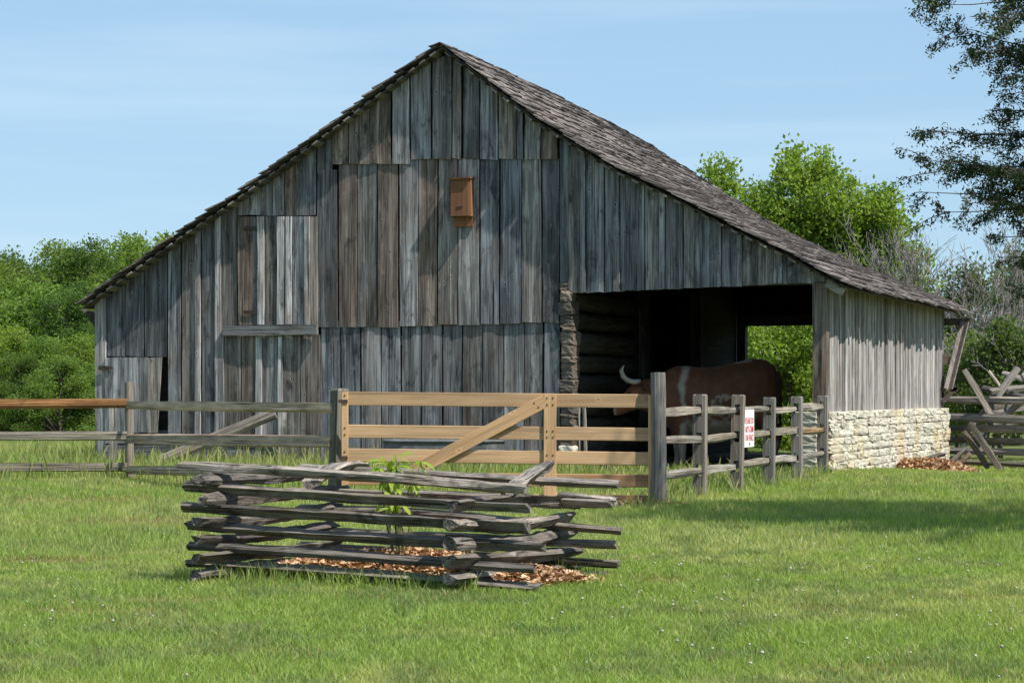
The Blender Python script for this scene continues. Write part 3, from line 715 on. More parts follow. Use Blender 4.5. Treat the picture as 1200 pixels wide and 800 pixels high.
for (x_, y_) in [(404, a_) for a_ in (463, 471, 501, 509, 529, 537)] + [(b_, a_) for a_ in (466, 474, 505, 512, 533, 540) for b_ in (641, 648)] + [(765, a_) for a_ in (467, 474, 505, 513, 534, 541)] + [(494, 541), (500, 545), (626, 472), (631, 477)]:
    MB().box(P(x_, y_, GY - .058) - gate.location, (.014, .006, .014)).obj('bolt_head', M['iron'], gate)
MB().box(P(766, 487, GY - .07) - gate.location, (.05, .02, .05)).obj('latch', M['iron'], gate)
for yy in (470, 536): MB().box(P(402, yy, GY - .06) - gate.location, (.1, .015, .035)).obj('hinge', M['iron'], gate)

# ------------------------------------------------------------------ right fence: round gate post and five mortised posts
def round_post(name, loc, r, H, parent, mat, col, seed):
    rr = random.Random(seed); rings = []; n = 12
    for k in range(9):
        t = k / 8; s = 1 - .06 * t + rr.uniform(-.015, .015)
        rings.append([(math.cos(2 * math.pi * i / n) * r * s * rr.uniform(.95, 1.05) + .01 * math.sin(t * 3), math.sin(2 * math.pi * i / n) * r * s * rr.uniform(.95, 1.05), -.25 + t * (H + .25) + (rr.uniform(-.006, .006) if k == 8 else 0)) for i in range(n)])
    return MB().loft(rings).obj(name, mat, parent, col, loc=loc)
F0, F1 = Vector((1.56, 21.9, 0)), Vector((4.55, 30.0, 0))
fd = (F1 - F0).normalized(); fang = math.atan2(fd.y, fd.x)
rfence = thing('post_and_rail_fence', 'weathered split rail fence running from the gate back to the stone corner', 'fence', tuple(F0))
round_post('gate_post', (0, 0, 0), .085, 1.40, rfence, M['post'], (.8, .8, .82), 3)
RAILZ = [(.36, 1.0), (.36, .67), (.36, .28)]
RZ = [.985, .655, .30]
for k in range(1, 6):
    t = (F1 - F0) * (k / 5); H = 1.15 + R.uniform(-.02, .03); w, dp = .145, .11
    gz = float(ground_z(F0.x + t.x, F0.y + t.y))
    mb = MB(); hs = [z_ + R.uniform(-.01, .01) for z_ in RZ]; hole = .034
    # local: x along the fence, y across; cheeks left and right of a slot
    for s in (-1, 1):
        y0, y1 = s * hole, s * w / 2
        mb.loft([[(-dp / 2, min(y0, y1), z), (dp / 2, min(y0, y1), z), (dp / 2, max(y0, y1), z), (-dp / 2, max(y0, y1), z)] for z in (-.25, .4, .9, H - .012)] +
                [[(-dp / 2 + .012, min(y0, y1) + (.012 if s < 0 else 0), H), (dp / 2 - .012, min(y0, y1) + (.012 if s < 0 else 0), H), (dp / 2 - .012, max(y0, y1) - (.012 if s > 0 else 0), H), (-dp / 2 + .012, max(y0, y1) - (.012 if s > 0 else 0), H)]])
    zs = [-.25] + sum([[z_ - .06, z_ + .075] for z_ in reversed(hs)], []) + [H]
    for z0_, z1_ in zip(zs[0::2], zs[1::2]):
        mb.box((0, 0, (z0_ + z1_) / 2), (dp - .004, hole * 2, z1_ - z0_))
    rot = (Matrix.Rotation(R.uniform(-.02, .02), 3, 'X') @ Matrix.Rotation(R.uniform(-.015, .02), 3, 'Y'))
    o = mb.obj('fence_post', M['post'], rfence, R.choice([(1, .96, .94), (.85, .84, .84), (1.05, 1.0, .96), (.92, .86, .82)]), loc=(t.x, t.y, gz)); o.rotation_euler = (R.uniform(-.02, .02), R.uniform(-.015, .02), fang)
    t0 = (F0 + (F1 - F0) * ((k - 1) / 5)); t1 = F0 + t
    for i, z_ in enumerate(hs):
        lat = Vector((fd.y, -fd.x, 0)) * (.012 if k % 2 else -.012)
        c = (1.35, .95, .55) if (k == 5 and i == 1) else R.choice([(1.15, 1.12, 1.06), (1.0, .98, .94), (1.2, 1.12, 1.0), (.95, .93, .9)])
        bar('fence_rail', t0 + lat + fd * -.01 + Vector((0, 0, z_ + R.uniform(-.015, .015))), t1 + lat + fd * .04 + Vector((0, 0, z_ + R.uniform(-.012, .012))), .05, .095, rfence, 300 + k * 5 + i, M['rail'], c, segs=8, taper=(.75, .72), bend=.012, flat=True, rough=.07)

# sign tied to that fence
spx = P(873, 501.5, 25.42); sc_ = F0 + fd * ((spx.y - F0.y) / fd.y)
nrm = Vector((fd.y, -fd.x, 0)); sc_ = sc_ + nrm * .086
SW, SH = .50, .465
sign = thing('fence_sign', 'white rectangular sign with red lettering hung on the split rail fence', 'sign', (sc_.x, sc_.y, spx.z), fang)
sp = MB(); sp.box((0, 0, 0), (SW, .006, SH)); sp.obj('panel', M['sign'], sign)
for i, (txt, sz, mat_) in enumerate((('PLEASE DO', .085, 'ink'), ('NOT CLIMB', .085, 'ink'), ('ON FENCE', .085, 'ink'))):
    cu = bpy.data.curves.new('lettering', 'FONT'); cu.body = txt; cu.size = sz * 1.28; cu.align_x = 'CENTER'; cu.align_y = 'CENTER'; cu.extrude = .001; cu.offset = .0005
    to = bpy.data.objects.new('lettering', cu); C.objects.link(to)
    bpy.context.view_layer.update(); dg = bpy.context.evaluated_depsgraph_get(); me = bpy.data.meshes.new_from_object(to.evaluated_get(dg))
    bpy.data.objects.remove(to); me.materials.clear(); me.materials.append(M[mat_])
    xs = [v.co.x for v in me.vertices]; k = .42 / (max(xs) - min(xs))
    for v in me.vertices: v.co.x *= k
    lo = link('lettering', me, sign, loc=(0, -.0055, .09 - i * .105), rot=(math.radians(90), 0, 0))
mk = MB(); mk.box((0, -.004, -.195), (.05, .002, .03)); mk.obj('mark', M['darkink'], sign)

# ------------------------------------------------------------------ left fence
lfence = thing('split_rail_fence', 'grey three rail fence with one orange weathered top rail left of the gate', 'fence', (-1.9, 22.35, 0))
pA, pB = P(395, 590, 22.3), P(151, 560, 28.2); pC = Vector((-10.6, 28.0, 0))
gp = MB(); hw = .075
gp.loft([[(-hw, -hw, z), (hw, -hw, z), (hw, hw, z), (-hw, hw, z)] for z in (-.2, .4, .9, 1.21)] + [[(-hw + .015, -hw + .015, 1.23), (hw - .015, -hw + .015, 1.235), (hw - .015, hw - .015, 1.24), (-hw + .015, hw - .015, 1.23)]])
o = gp.obj('gate_post', M['post'], lfence, (1.0, .97, .85), loc=Vector((pA.x, pA.y, 0)) - lfence.location); o.rotation_euler = (0, .03, math.radians(38))
o = round_post('fence_post', Vector((pB.x, pB.y, 0)) - lfence.location, .062, 1.34, lfence, M['post'], (1.05, .98, .85), 8); 
round_post('fence_post', Vector((pC.x, pC.y, 0)) - lfence.location, .062, 1.3, lfence, M['post'], (1.0, .95, .85), 9)
for yl, yr, c in ((474.5, 478, (1.9, 1.54, 1.2)), (513.5, 517, (1.75, 1.4, 1.08)), (550, 553, (1.5, 1.22, .94))):
    bar('fence_rail', P(148, yl, 28.15), P(389, yr, 22.3), .06, .135, lfence, int(yl), M['rail'], c, flat=True, rough=.06, bend=.004, taper=(.85, .9))
for y_, c in ((472.5, (1.45, .80, .36)), (510.5, (.95, .92, .82)), (547.5, (.85, .8, .68))):
    a = P(149, y_, 28.1); b = P(-300, y_ + 1, 28.0); bar('fence_rail', b, a, .06, .135, lfence, int(y_) + 5, M['rail'], c, flat=True, rough=.06, bend=.004, taper=(.9, .85))

# stakes and the leaning plank at the barn's left
for (x, yt, yb, yy, lab) in ((133, 478, 556, 33.0, 'pale upright stake in tall grass below the small stable door'), (331.5, 478, 548, 32.6, 'pale upright stake in tall grass under the drip board')):
    a, b = P(x, yb, yy), P(x, yt, yy)
    mb = MB(); mb.loft([[(-.06, -.03, z), (.06, -.03, z), (.06, .03, z), (-.06, .03, z)] for z in (-.1, .4, b.z)]); o = mb.obj('stake', M['board'], None, (1.25, 1.22, 1.15), loc=(a.x, yy, 0)); tag(o, lab, 'stake')
lp = bar('leaning_plank', P(172, 547, 32.9), P(322, 483, 33.0), .05, .17, None, 77, M['rail'], (.95, .9, .86), flat=True, rough=.03, bend=.003, taper=(.98, .98), segs=4, org=Vector())
tag(lp, 'long grey plank leaning diagonally along the barn front behind the left fence', 'plank')

# poles leaning inside the opening
for (x0, y0, x1, y1, yy, lab) in ((679.5, 552, 678.5, 478, 30.9, 'thin grey pole at the log corner behind the gate'), (688, 556, 684, 478, 30.7, 'thicker pale pole right beside the thin grey pole')):
    a, b = P(x0, y0, yy), P(x1, y1, yy); a.z = -.05
    w = .035 if x0 < 682 else .06
    o = bar('pole', a, b, w, w, None, int(x0), M['rail'], (1.3, 1.25, 1.2), rough=.05, segs=5, org=Vector()); tag(o, lab, 'pole')

# stock tank behind the gate
tk = P(520, 552, 31.2); tank = thing('stock_tank', 'low galvanised metal stock tank standing in grass behind the gate', 'water tank', (tk.x, tk.y, 0))
TH, TL, TWD = .47, .92, .36
def oval(z, gx, n=28): return [((TL - TWD) * (1 if math.cos(a) > 0 else -1) + math.cos(a) * TWD * gx, math.sin(a) * TWD * gx, z) for a in [2 * math.pi * (i + .5) / n for i in range(n)]]
tb = MB(); tb.loft([oval(0, .96), oval(.12, 1.0), oval(.14, 1.03), oval(.16, 1.0), oval(.30, 1.0), oval(.32, 1.03), oval(.34, 1.0), oval(TH, 1.0), oval(TH, .96), oval(.06, .94)]); tb.obj('tank_wall', M['zinc'], tank, sm=False)
rm = MB(); ov = oval(TH, 1.02); rm.tube(ov + ov[:1], [.022] * 29, 6, cap=False); rm.obj('rim', M['zinc'], tank, (1.15, 1.15, 1.15), sm=True)

# ------------------------------------------------------------------ pen of stacked split rails (worm fence closed to a triangle) with a sapling in it
PA, PB, PC, PD = Vector((-1.78, 12.66, 0)), Vector((-.235, 12.06, 0)), Vector((.30, 12.95, 0)), Vector((-1.20, 13.55, 0))
pen = thing('rail_pen', 'grey split rails stacked crosswise into a low four sided pen on the lawn', 'rail pen', (-.7, 12.9, 0))
seed = 500
WEDGE = [(-.62, .30), (-.40, .56), (.10, .50), (.55, .42), (.42, -.30), (.15, -.56), (-.12, -.52), (-.34, -.10)]
WEDGE2 = [(-.55, .10), (-.30, .52), (.25, .55), (.52, .10), (.40, -.50), (-.05, -.55), (-.38, -.40)]
tt = [(1.0, .96, .92), (.8, .77, .75), (.9, .86, .83), (.7, .67, .66), (1.08, 1.03, .98)]
def rail_run(a, b, za, zb, ea, eb, n, mats=None, wd=(.075, .105), hg=(.05, .064), bend=.03, last=None, roll=(-.15, .3)):
    global seed
    d_ = (b - a).normalized()
    for k in range(n):
        p, q = a - d_ * (ea + R.uniform(-.04, .04)), b + d_ * (eb + R.uniform(-.07, .07)); p.z, q.z = za[k], zb[k]
        lat = Vector((-d_.y, d_.x, 0)) * R.uniform(-.02, .02)
        bar('split_rail', p + lat, q + lat, R.uniform(*wd), R.uniform(*hg), pen, seed, M['pen_rail'], last if (last and k == n - 1) else R.choice(tt), segs=20, rough=.17, bend=bend * R.uniform(.5, 1.3), roll=R.uniform(*roll), base_=R.choice([WEDGE, WEDGE, WEDGE2])); seed += 1
rail_run(PA, PB, [.110, .222, .345, .462, .592, .722], [.035, .150, .268, .388, .495, .612], .25, .40, 6, last=(1.3, 1.25, 1.18), bend=.013, hg=(.052, .062))
rail_run(PA, PD, [.055, .165, .275, .385, .515, .635], [.05, .16, .275, .40, .52, .64], .24, .10, 6, wd=(.085, .115), hg=(.056, .075), bend=.03)
rail_run(PB, PC, [.085, .190, .296, .402, .515], [.05, .15, .27, .38, .47], .21, .20, 5, wd=(.085, .12), hg=(.062, .085), bend=.05, roll=(-.4, .4))
rail_run(PD, PC, [.03, .15, .265, .40, .515, .67], [.02, .10, .217, .326, .475, .60], .22, .36, 6, bend=.015, hg=(.048, .058))
bar('split_rail', P(655, 581, 13.1), P(722, 588, 13.0), .08, .07, pen, 605, M['pen_rail'], (1.2, 1.15, 1.1), segs=8, n=8, rough=.12, bend=.01)
bar('split_rail', P(594, 579, 12.35), P(648, 546, 13.2), .10, .06, pen, 606, M['pen_rail'], (1.25, 1.2, 1.16), segs=10, rough=.16, bend=.14, base_=WEDGE)
bar('split_rail', P(365, 568, 13.0), P(427, 541, 13.8), .11, .07, pen, 607, M['pen_rail'], (1.2, 1.15, 1.1), segs=10, rough=.18, bend=.10, base_=WEDGE)
bar('log', P(226, 678, 12.85), P(330, 686, 12.5), .11, .1, pen, 608, M['pen_rail'], (1.1, 1.0, .9), segs=8, n=9, rough=.1, bend=.02)

# ------------------------------------------------------------------ leaf helpers
def leaf_quads(pos, size, rng, aspect=.55, up=None, colors=None):
    """rhombic leaves, one quad each"""
    n = len(pos); d1 = rng.normal(size=(n, 3)); d1 /= np.linalg.norm(d1, axis=1, keepdims=True)
    r = rng.normal(size=(n, 3)); d2 = np.cross(d1, r); d2 /= np.linalg.norm(d2, axis=1, keepdims=True)
    s = size[:, None] * .5
    v = np.stack([pos - d1 * s, pos + d2 * s * aspect, pos + d1 * s, pos - d2 * s * aspect], 1).reshape(-1, 3)
    q = np.arange(n * 4).reshape(n, 4)
    c = np.repeat(colors, 4, 0) if colors is not None else None
    return v, q, c
def hue(rng, n, base, var=.25, yel=.25):
    b = np.array(base, float); k = rng.uniform(1 - var, 1 + var, (n, 1)); y = rng.uniform(0, yel, (n, 1))
    return np.clip(b * k * (1 + y * np.array([[1.0, .35, -.2]])), 0, 1)
def crown_pts(lobes, leaves, rng, clump=.45, per=55, shell=.55):
    """lobes: (x, y, z, r) ; leaf points gathered in clumps spread over and through each lobe"""
    out = []; cen = []
    w = np.array([l[3] ** 2 for l in lobes]); w = w / w.sum()
    for l, ww in zip(lobes, w):
        nc = max(3, int(leaves * ww / per))
        d_ = rng.normal(size=(nc, 3)); d_ /= np.linalg.norm(d_, axis=1, keepdims=True)
        rad = l[3] * (shell + (1 - shell) * rng.random((nc, 1))) * rng.uniform(.8, 1.15, (nc, 1))
        c = np.array(l[:3]) + d_ * rad * np.array([1, 1, .85]); cen.append(c)
        k = rng.integers(int(per * .5), int(per * 1.5), nc)
        cc = np.repeat(c, k, 0); sp = np.repeat(rng.uniform(.6, 1.3, nc) * clump, k)[:, None]
        out.append(cc + np.clip(rng.normal(size=cc.shape), -1.7, 1.7) * sp * np.array([.55, .55, .5]) + np.array([0, 0, -.12]) * sp * rng.random((len(cc), 1)))
    return np.concatenate(out), np.concatenate(cen)
def trunk_mesh(H, r, lobes, seed, base=(0, 0)):
    rr = random.Random(seed); mb = MB(); pts = [Vector((base[0] + rr.uniform(-.04, .04) * H * t, base[1] + rr.uniform(-.04, .04) * H * t, -.2 + (H + .2) * t)) for t in (0, .1, .3, .5, .7, .9)]
    mb.tube(pts, [r * 1.25, r, r * .82, r * .6, r * .36, r * .12], 8)
    for l in lobes:
        e = Vector(l[:3]); t = min(.75, max(.2, (e.z - .35 * (H - e.z)) / H * .8)); i = t * 5
        s = pts[0].lerp(pts[-1], t) if i < 1 else pts[int(i)].lerp(pts[min(5, int(i) + 1)], i - int(i))
        m_ = (s + e) / 2 + Vector((rr.uniform(-.2, .2), rr.uniform(-.2, .2), .15))
        q = r * .38 * min(1, l[3])
        mb.tube([s, m_, e], [q, q * .65, q * .15], 5)
        for _ in range(4):
            f_ = e + Vector((rr.uniform(-1, 1), rr.uniform(-1, 1), rr.uniform(-.5, 1))) * l[3] * .8
            mb.tube([m_.lerp(e, .5), f_], [q * .4, q * .08], 4)
    return mb.mesh('trunk', M['bark'], True)
def make_tree(name, label, loc, H, lobes, leaves, leaf, base, seed, trunk=.14, group=None, clump=.45, per=55, cat='tree', yel=.25, var=.28, shell=.5):
    rng = np.random.default_rng(seed)
    t = thing(name, label, cat, loc, 0, group)
    link('trunk', trunk_mesh(H * .9, trunk, lobes, seed), t)
    p, cen = crown_pts(lobes, leaves, rng, clump, per, shell)
    p = p[p[:, 2] > .05]
    cv = rng.uniform(.8, 1.2, (len(p), 1))
    v, q, c = leaf_quads(p, rng.uniform(.7, 1.3, len(p)) * leaf, rng, .6, colors=hue(rng, len(p), base, var, yel))
    link('crown', np_mesh('crown', v, q, M['leaf'], c, True), t)
    return t
def copy_tree(src, loc, rz, sc, label, tintc=None):
    r = src.copy(); C.objects.link(r); r.location = loc; r.rotation_euler = (0, 0, rz); r.scale = sc; r['label'] = label
    for ch in src.children:
        c = ch.copy(); C.objects.link(c); c.parent = r
        if tintc and ch.name.startswith('crown'): c.color = (*tintc, 1)
    return r
def px_lobes(lst, y, base_px):                # lobes given in photograph pixels (x, y, radius) -> local to the tree foot at base_px
    foot = P(base_px, 0, y); out = []
    for i, (x, yy, r_) in enumerate(lst):
        p = P(x, yy, y); out.append((p.x - foot.x, R.uniform(-.8, .8), p.z, r_ / F * y))
    return out
GREEN, DEEP, FRESH = (.140, .212, .050), (.098, .158, .045), (.178, .272, .052)

# trees right behind the barn
y1 = 54
lob = px_lobes([(945, 192, 32), (918, 205, 18), (965, 212, 30), (888, 228, 22), (872, 222, 10), (1030, 235, 22), (1015, 262, 30), (1045, 275, 30), (925, 240, 42), (965, 235, 45), (905, 265, 40), (880, 235, 18), (990, 270, 48), (1030, 250, 24), (940, 290, 60), (1020, 300, 48), (1055, 310, 36), (1070, 345, 34), (980, 340, 60), (900, 330, 45), (1010, 370, 50), (920, 400, 55), (1060, 395, 40), (960, 420, 55)], y1, 965)
make_tree('leafy_tree', 'tall fresh green tree rising behind the right roof slope', (P(965, 0, y1).x, y1, -.1), 8.2, lob, 60000, .122, FRESH, 21, .2, 'trees behind the barn', clump=.34, per=45, shell=.72)
lob = px_lobes([(840, 200, 15), (846, 220, 18), (838, 245, 22), (855, 265, 26), (850, 300, 30), (830, 340, 40)], 50, 842)
make_tree('leafy_tree', 'narrow tree top just showing over the middle of the right roof slope', (P(842, 0, 50).x, 50, 0), 6.5, lob, 9500, .11, FRESH, 22, .12, 'trees behind the barn', clump=.28, per=40, shell=.65)
lob = px_lobes([(905, 400, 26), (935, 410, 26), (895, 435, 22), (925, 450, 30), (950, 440, 26), (905, 480, 26), (940, 490, 30), (915, 510, 24), (965, 400, 30), (880, 500, 22), (975, 470, 30), (895, 385, 26), (940, 380, 26)], 46, 925)
make_tree('leafy_tree', 'bright low tree seen through the rear opening of the lean-to', (P(925, 0, 46).x, 46, -.1), 3.6, lob, 15000, .095, FRESH, 23, .1, 'trees behind the barn', clump=.3, per=40)
lob = px_lobes([(1125, 400, 18), (1118, 430, 20), (1128, 455, 20), (1120, 480, 22), (1135, 490, 18), (1112, 460, 18)], 47, 1122)
make_tree('leafy_shrub', 'bright green shrub beside the rear corner of the slatted wall', (P(1122, 0, 47).x, 47, -.2), 2.2, lob, 5500, .09, FRESH, 24, .05, 'trees behind the barn', clump=.26, per=40, cat='shrub')
lob = px_lobes([(1180, 320, 26), (1200, 300, 26), (1185, 350, 34), (1185, 370, 38), (1165, 400, 35), (1195, 410, 40), (1170, 440, 35), (1205, 450, 40), (1215, 350, 40), (1150, 460, 30), (1185, 475, 30)], 58, 1190)
make_tree('dense_tree', 'dark green tree behind the tangled bare branches at the right', (P(1190, 0, 58).x, 58, -.2), 4.4, lob, 18000, .115, DEEP, 25, .12, 'trees behind the barn', clump=.4)
lob = px_lobes([(1150, 400, 22), (1172, 385, 20), (1140, 425, 24), (1185, 420, 26), (1160, 445, 26), (1195, 460, 26), (1145, 465, 22), (1175, 475, 24), (1205, 400, 24)], 45, 1172)
make_tree('leafy_shrub', 'green bush growing through the tangled grey brush at the far right', (P(1172, 0, 45).x, 45, -.2), 2.6, lob, 9000, .10, (.095, .15, .05), 27, .06, 'trees behind the barn', clump=.34, per=30, cat='shrub', shell=.4)
lob = px_lobes([(1125, 318, 22), (1150, 340, 24), (1110, 350, 26), (1130, 380, 30), (1100, 400, 26), (1140, 420, 28), (1115, 440, 26)], 64, 1120)
make_tree('dense_tree', 'dull green tree half hidden by the grey bare tree', (P(1120, 0, 64).x, 64, -.2), 4.4, lob, 10000, .115, (.085, .12, .04), 26, .12, 'trees behind the barn', clump=.4)

# bare grey trees at the right
def bare_tree(label, loc, H, seed, spread=.55, depth=6, r0=.05):
    rr = random.Random(seed); mb = MB()
    def grow(p, d_, L, r, k):
        n = 3; pts = [p]
        for i in range(n):
            d_ = (d_ + Vector((rr.uniform(-.22, .22), rr.uniform(-.22, .22), rr.uniform(-.1, .16)))).normalized(); p = p + d_ * L / n; pts.append(p)
        mb.tube(pts, [r, r * .85, r * .72, r * .6], 3 if k > 2 else 5, cap=False)
        if k >= depth: return
        for i in range(3 if k < 4 else 2):
            nd = (d_ + Vector((rr.uniform(-1, 1), rr.uniform(-1, 1), rr.uniform(-.55, .7))) * spread * 1.35).normalized()
            grow(pts[rr.choice([1, 2, 3, 3])], nd, L * rr.uniform(.62, .86), max(.008, r * .58), k + 1)
    t = thing('bare_tree', label, 'tree', loc)
    for i in range(4):
        grow(Vector((rr.uniform(-.3, .3), rr.uniform(-.3, .3), -.1)), Vector((rr.uniform(-.5, .5), rr.uniform(-.4, .4), 1)).normalized(), H * rr.uniform(.24, .33), r0, 0)
    mb.obj('branches', M['twig'], t)
    return t
M['twig'] = simple('grey_twigs', (.19, .172, .162), .25, 12, .9, .3)
bare_tree('tall leafless grey tree right of the barn roof against the sky', (P(1138, 0, 50).x, 50, -.2), 7.2, 5, .42, depth=7)
bare_tree('tangled leafless grey bush above the far right rail fence', (P(1155, 0, 46).x, 46, -.2), 4.4, 9, .8, r0=.04, depth=6)

# trees at the left, beyond the fence
def gen_lobes(H, Rr, n, rng, low=.12):
    out = []
    for i in range(n):
        t = (i + .5) / n; z = H * (low + (1 - low) * t) - .3; rad = Rr * (1.0 - .62 * max(0, (t - .45) / .55)) * rng.uniform(.65, 1.0)
        a = rng.uniform(0, 6.28); q = Rr * .34 * rng.uniform(.6, 1.35) * (1 - .3 * t)
        out.append((math.cos(a) * max(0, rad - q * .6), math.sin(a) * max(0, rad - q * .6), z - q * .5, q))
    return out
rng = np.random.default_rng(5)
T = []
for i, (H, Rr, col, lf) in enumerate(((7.0, 2.6, GREEN, .17), (6.0, 2.4, DEEP, .15), (5.0, 2.2, (.150, .232, .050), .17), (7.5, 2.3, (.085, .15, .035), .16))):
    T.append((H, Rr, col, lf, gen_lobes(H, Rr, 34, rng)))
left = [  # px of the crown, photograph row of its top, depth, kind, label
    (22, 283, 78, 1, 'dark tree top at the far left edge of the woods'), (62, 278, 84, 0, 'broad mid green tree left of the barn, behind the shorter ones'),
    (105, 272, 80, 3, 'dark pointed tree near the middle of the left woods'), (150, 270, 86, 0, 'green tree top right of the dark pointed tree'),
    (188, 262, 82, 2, 'highest bright tree beside the left roof slope'), (225, 285, 80, 3, 'tree almost hidden by the left roof slope'),
    (-15, 300, 70, 0, 'tree cut off by the left edge of the picture'), (35, 318, 66, 2, 'bright yellow green tree in front at the left edge'), (75, 330, 64, 3, 'mid dark tree in the second rank of the left woods'),
    (115, 322, 70, 1, 'dark rounded tree close behind the barn corner'), (150, 318, 68, 2, 'light tree leaning toward the left eave'),
    (0, 372, 58, 2, 'low bright tree above the orange fence rail'), (45, 392, 56, 0, 'low green tree in front left of the small door'), (88, 385, 57, 2, 'low fresh green tree next to the barn corner'), (125, 400, 60, 0, 'low tree touching the left barn corner'),
    (-8, 290, 92, 3, 'rear tree filling the far left skyline'), (45, 296, 95, 1, 'dark rear tree behind the broad mid green one'), (85, 284, 94, 2, 'pale rear tree between the broad and the pointed ones'), (128, 280, 95, 0, 'rear tree just left of the highest bright one'), (168, 274, 96, 3, 'dusky rear tree close under the left roof slope'),
    (20, 408, 53, 3, 'dark thicket tree behind the orange fence rail'), (70, 414, 52, 0, 'thicket tree behind the left fence middle rail'), (108, 420, 53, 2, 'bright thicket shrub at the foot of the barn corner')]
protos = {}
for i, (px, top_, yy, k, lab) in enumerate(left):
    Hn = EYE + (HZ - top_) / F * yy; H, Rr, col, lf, lobes = T[k]
    loc = (P(px, 0, yy).x, yy, 0); sc = Hn / H
    if k not in protos:
        protos[k] = make_tree('woodland_tree', lab, loc, H, lobes, 34000, lf * .68, col, 40 + k, .13, 'trees left of the barn', clump=.36, per=45, shell=.45)
        protos[k].scale = (max(.8, sc), max(.8, sc), sc)
    else:
        s = (max(.5, min(1.25, sc * 1.15)), max(.5, min(1.25, sc * 1.15)), sc)
        copy_tree(protos[k], loc, R.uniform(0, 6.28), s, lab, R.choice([(1, 1, 1), (.85, .95, .9), (1.12, 1.08, .95), (.95, 1.02, 1.1)]))

# far woods that close the horizon
rng = np.random.default_rng(77)
lobes = [(x, 100 + rng.uniform(-6, 10), rng.uniform(.3, 4.4), rng.uniform(1.4, 2.4)) for x in np.arange(-60, 62, 1.0)]
p, _ = crown_pts(lobes, 60000, rng, .8, 60, .5); p = p[p[:, 2] > 0]
v, q, c = leaf_quads(p, rng.uniform(.3, .55, len(p)), rng, .65, colors=hue(rng, len(p), (.075, .125, .03), .3, .3))
fw = link('far_woods', np_mesh('far_woods', v, q, M['leaf'], c, True), kind='stuff'); tag(fw, 'distant band of green woods closing the view behind the barn', 'woods')

# ------------------------------------------------------------------ cedar at the right, its trunk outside the picture
def make_cedar():
    rng = np.random.default_rng(31); rr = random.Random(31)
    base = Vector((6.55, 17.6, 0)); H = 9.0
    t = thing('cedar_tree', 'dark ragged cedar with drooping sprays hanging in from the right edge', 'tree', base)
    tr = MB(); tr.tube([(0, 0, -.2), (.02, 0, .8), (-.05, .03, 3), (.03, 0, 6), (0, 0, 9)], [.22, .18, .15, .08, .02], 10)
    pts = []; dens = []
    def limb(e, r=.03, n=1.0, s=None, droop=.18):
        e = Vector(e); s = Vector(s) if s else Vector((0, 0, max(1.0, e.z - .30 * math.hypot(e.x, e.y) * rr.uniform(.3, 1.3))))
        prev = None; path = []
        for k in range(9):
            q = k / 8; p_ = s.lerp(e, q) + Vector((rr.uniform(-.05, .05), rr.uniform(-.05, .05), math.sin(q * math.pi) * droop + rr.uniform(-.03, .03))); path.append(p_)
        tr.tube(path, [r * (1 - .85 * k / 8) for k in range(9)], 5, cap=False)
        L = (e - s).length
        for k in range(int(26 * n * L / 2.5)):
            q = rr.uniform(.28, 1.0); i = min(7, int(q * 8)); b = path[i].lerp(path[i + 1], q * 8 - i)
            ln = rr.uniform(.15, .5) * (1.15 - .55 * q); d_ = Vector((rr.uniform(-1, 1), rr.uniform(-1, 1), rr.uniform(-.75, .45))).normalized() + (e - s).normalized() * .5
            tip = b + d_ * ln; tr.tube([b, (b + tip) / 2 + Vector((0, 0, .02)), tip], [.006, .004, .002], 3, cap=False)
            m_ = int(125 * ln / .3)
            for _ in range(m_):
                w_ = rr.uniform(.15, 1.05); pts.append(tuple(b + d_ * ln * w_ + Vector((rr.gauss(0, .024), rr.gauss(0, .024), rr.gauss(-.02, .026)))))
    def at(px, py, y): return P(px, py, y) - base
    # boughs that show in the picture
    for (x, y_, dp, n) in ((1092, 6, 17.4, 1.3), (1100, 36, 17.7, 1.2), (1118, 60, 17.5, 1.2), (1140, 20, 17.0, 1.2), (1085, 155, 17.6, 1.0), (1072, 182, 17.4, 1.7), (1094, 205, 17.5, 1.4),
                           (1075, 222, 17.6, .7), (1110, 190, 17.2, 1.6), (1150, 170, 17.7, 1.5), (1160, 130, 17.5, 1.3), (1100, 250, 17.5, .6), (1125, 235, 17.2, 1.0), (1150, 275, 17.4, .8), (1170, 300, 17.6, .8), (1195, 335, 17.3, .8), (1160, 215, 17.5, 1.5), (1180, 55, 17.6, 1.6), (1185, 90, 17.2, 1.4),
                           (1110, -25, 17.4, 1.2), (1100, -60, 17.6, 1), (1080, -110, 17.3, 1), (1160, 60, 17.3, 1.3), (1172, 112, 17.6, 1.2), (1175, 245, 17.8, .9), (1190, 195, 17.1, 1.3), (1170, -5, 17.4, 1.4)):
        limb(at(x, y_, dp), .017, n * .85)
    for k in range(165):
        z = rr.uniform(2.1, 8.7); a = rr.uniform(0, 6.283); rad = 3.7 * min(1, 1.25 - z / 9.5) * rr.uniform(.65, 1.1)
        e = Vector((math.cos(a) * rad, math.sin(a) * rad, z))
        w = base + e; pxx = 600 + F * w.x / w.y
        pyy = HZ - (w.z - EYE) * F / w.y
        if pxx < 1215 and -10 < pyy < 420: continue
        limb(e, .022, .75)
    link('trunk', tr.mesh('trunk', M['bark'], True), t)
    p = np.array(pts); n = len(p); print('cedar sprays', n)
    col = hue(rng, n, (.040, .068, .034), .35, .35); br = rng.random(n) < .06; col[br] = np.array([.12, .085, .035])
    v, q, c = leaf_quads(p, rng.uniform(.022, .05, n), rng, .34, colors=col)
    link('crown', np_mesh('crown', v, q, M['needle'], c, True), t)
make_cedar()

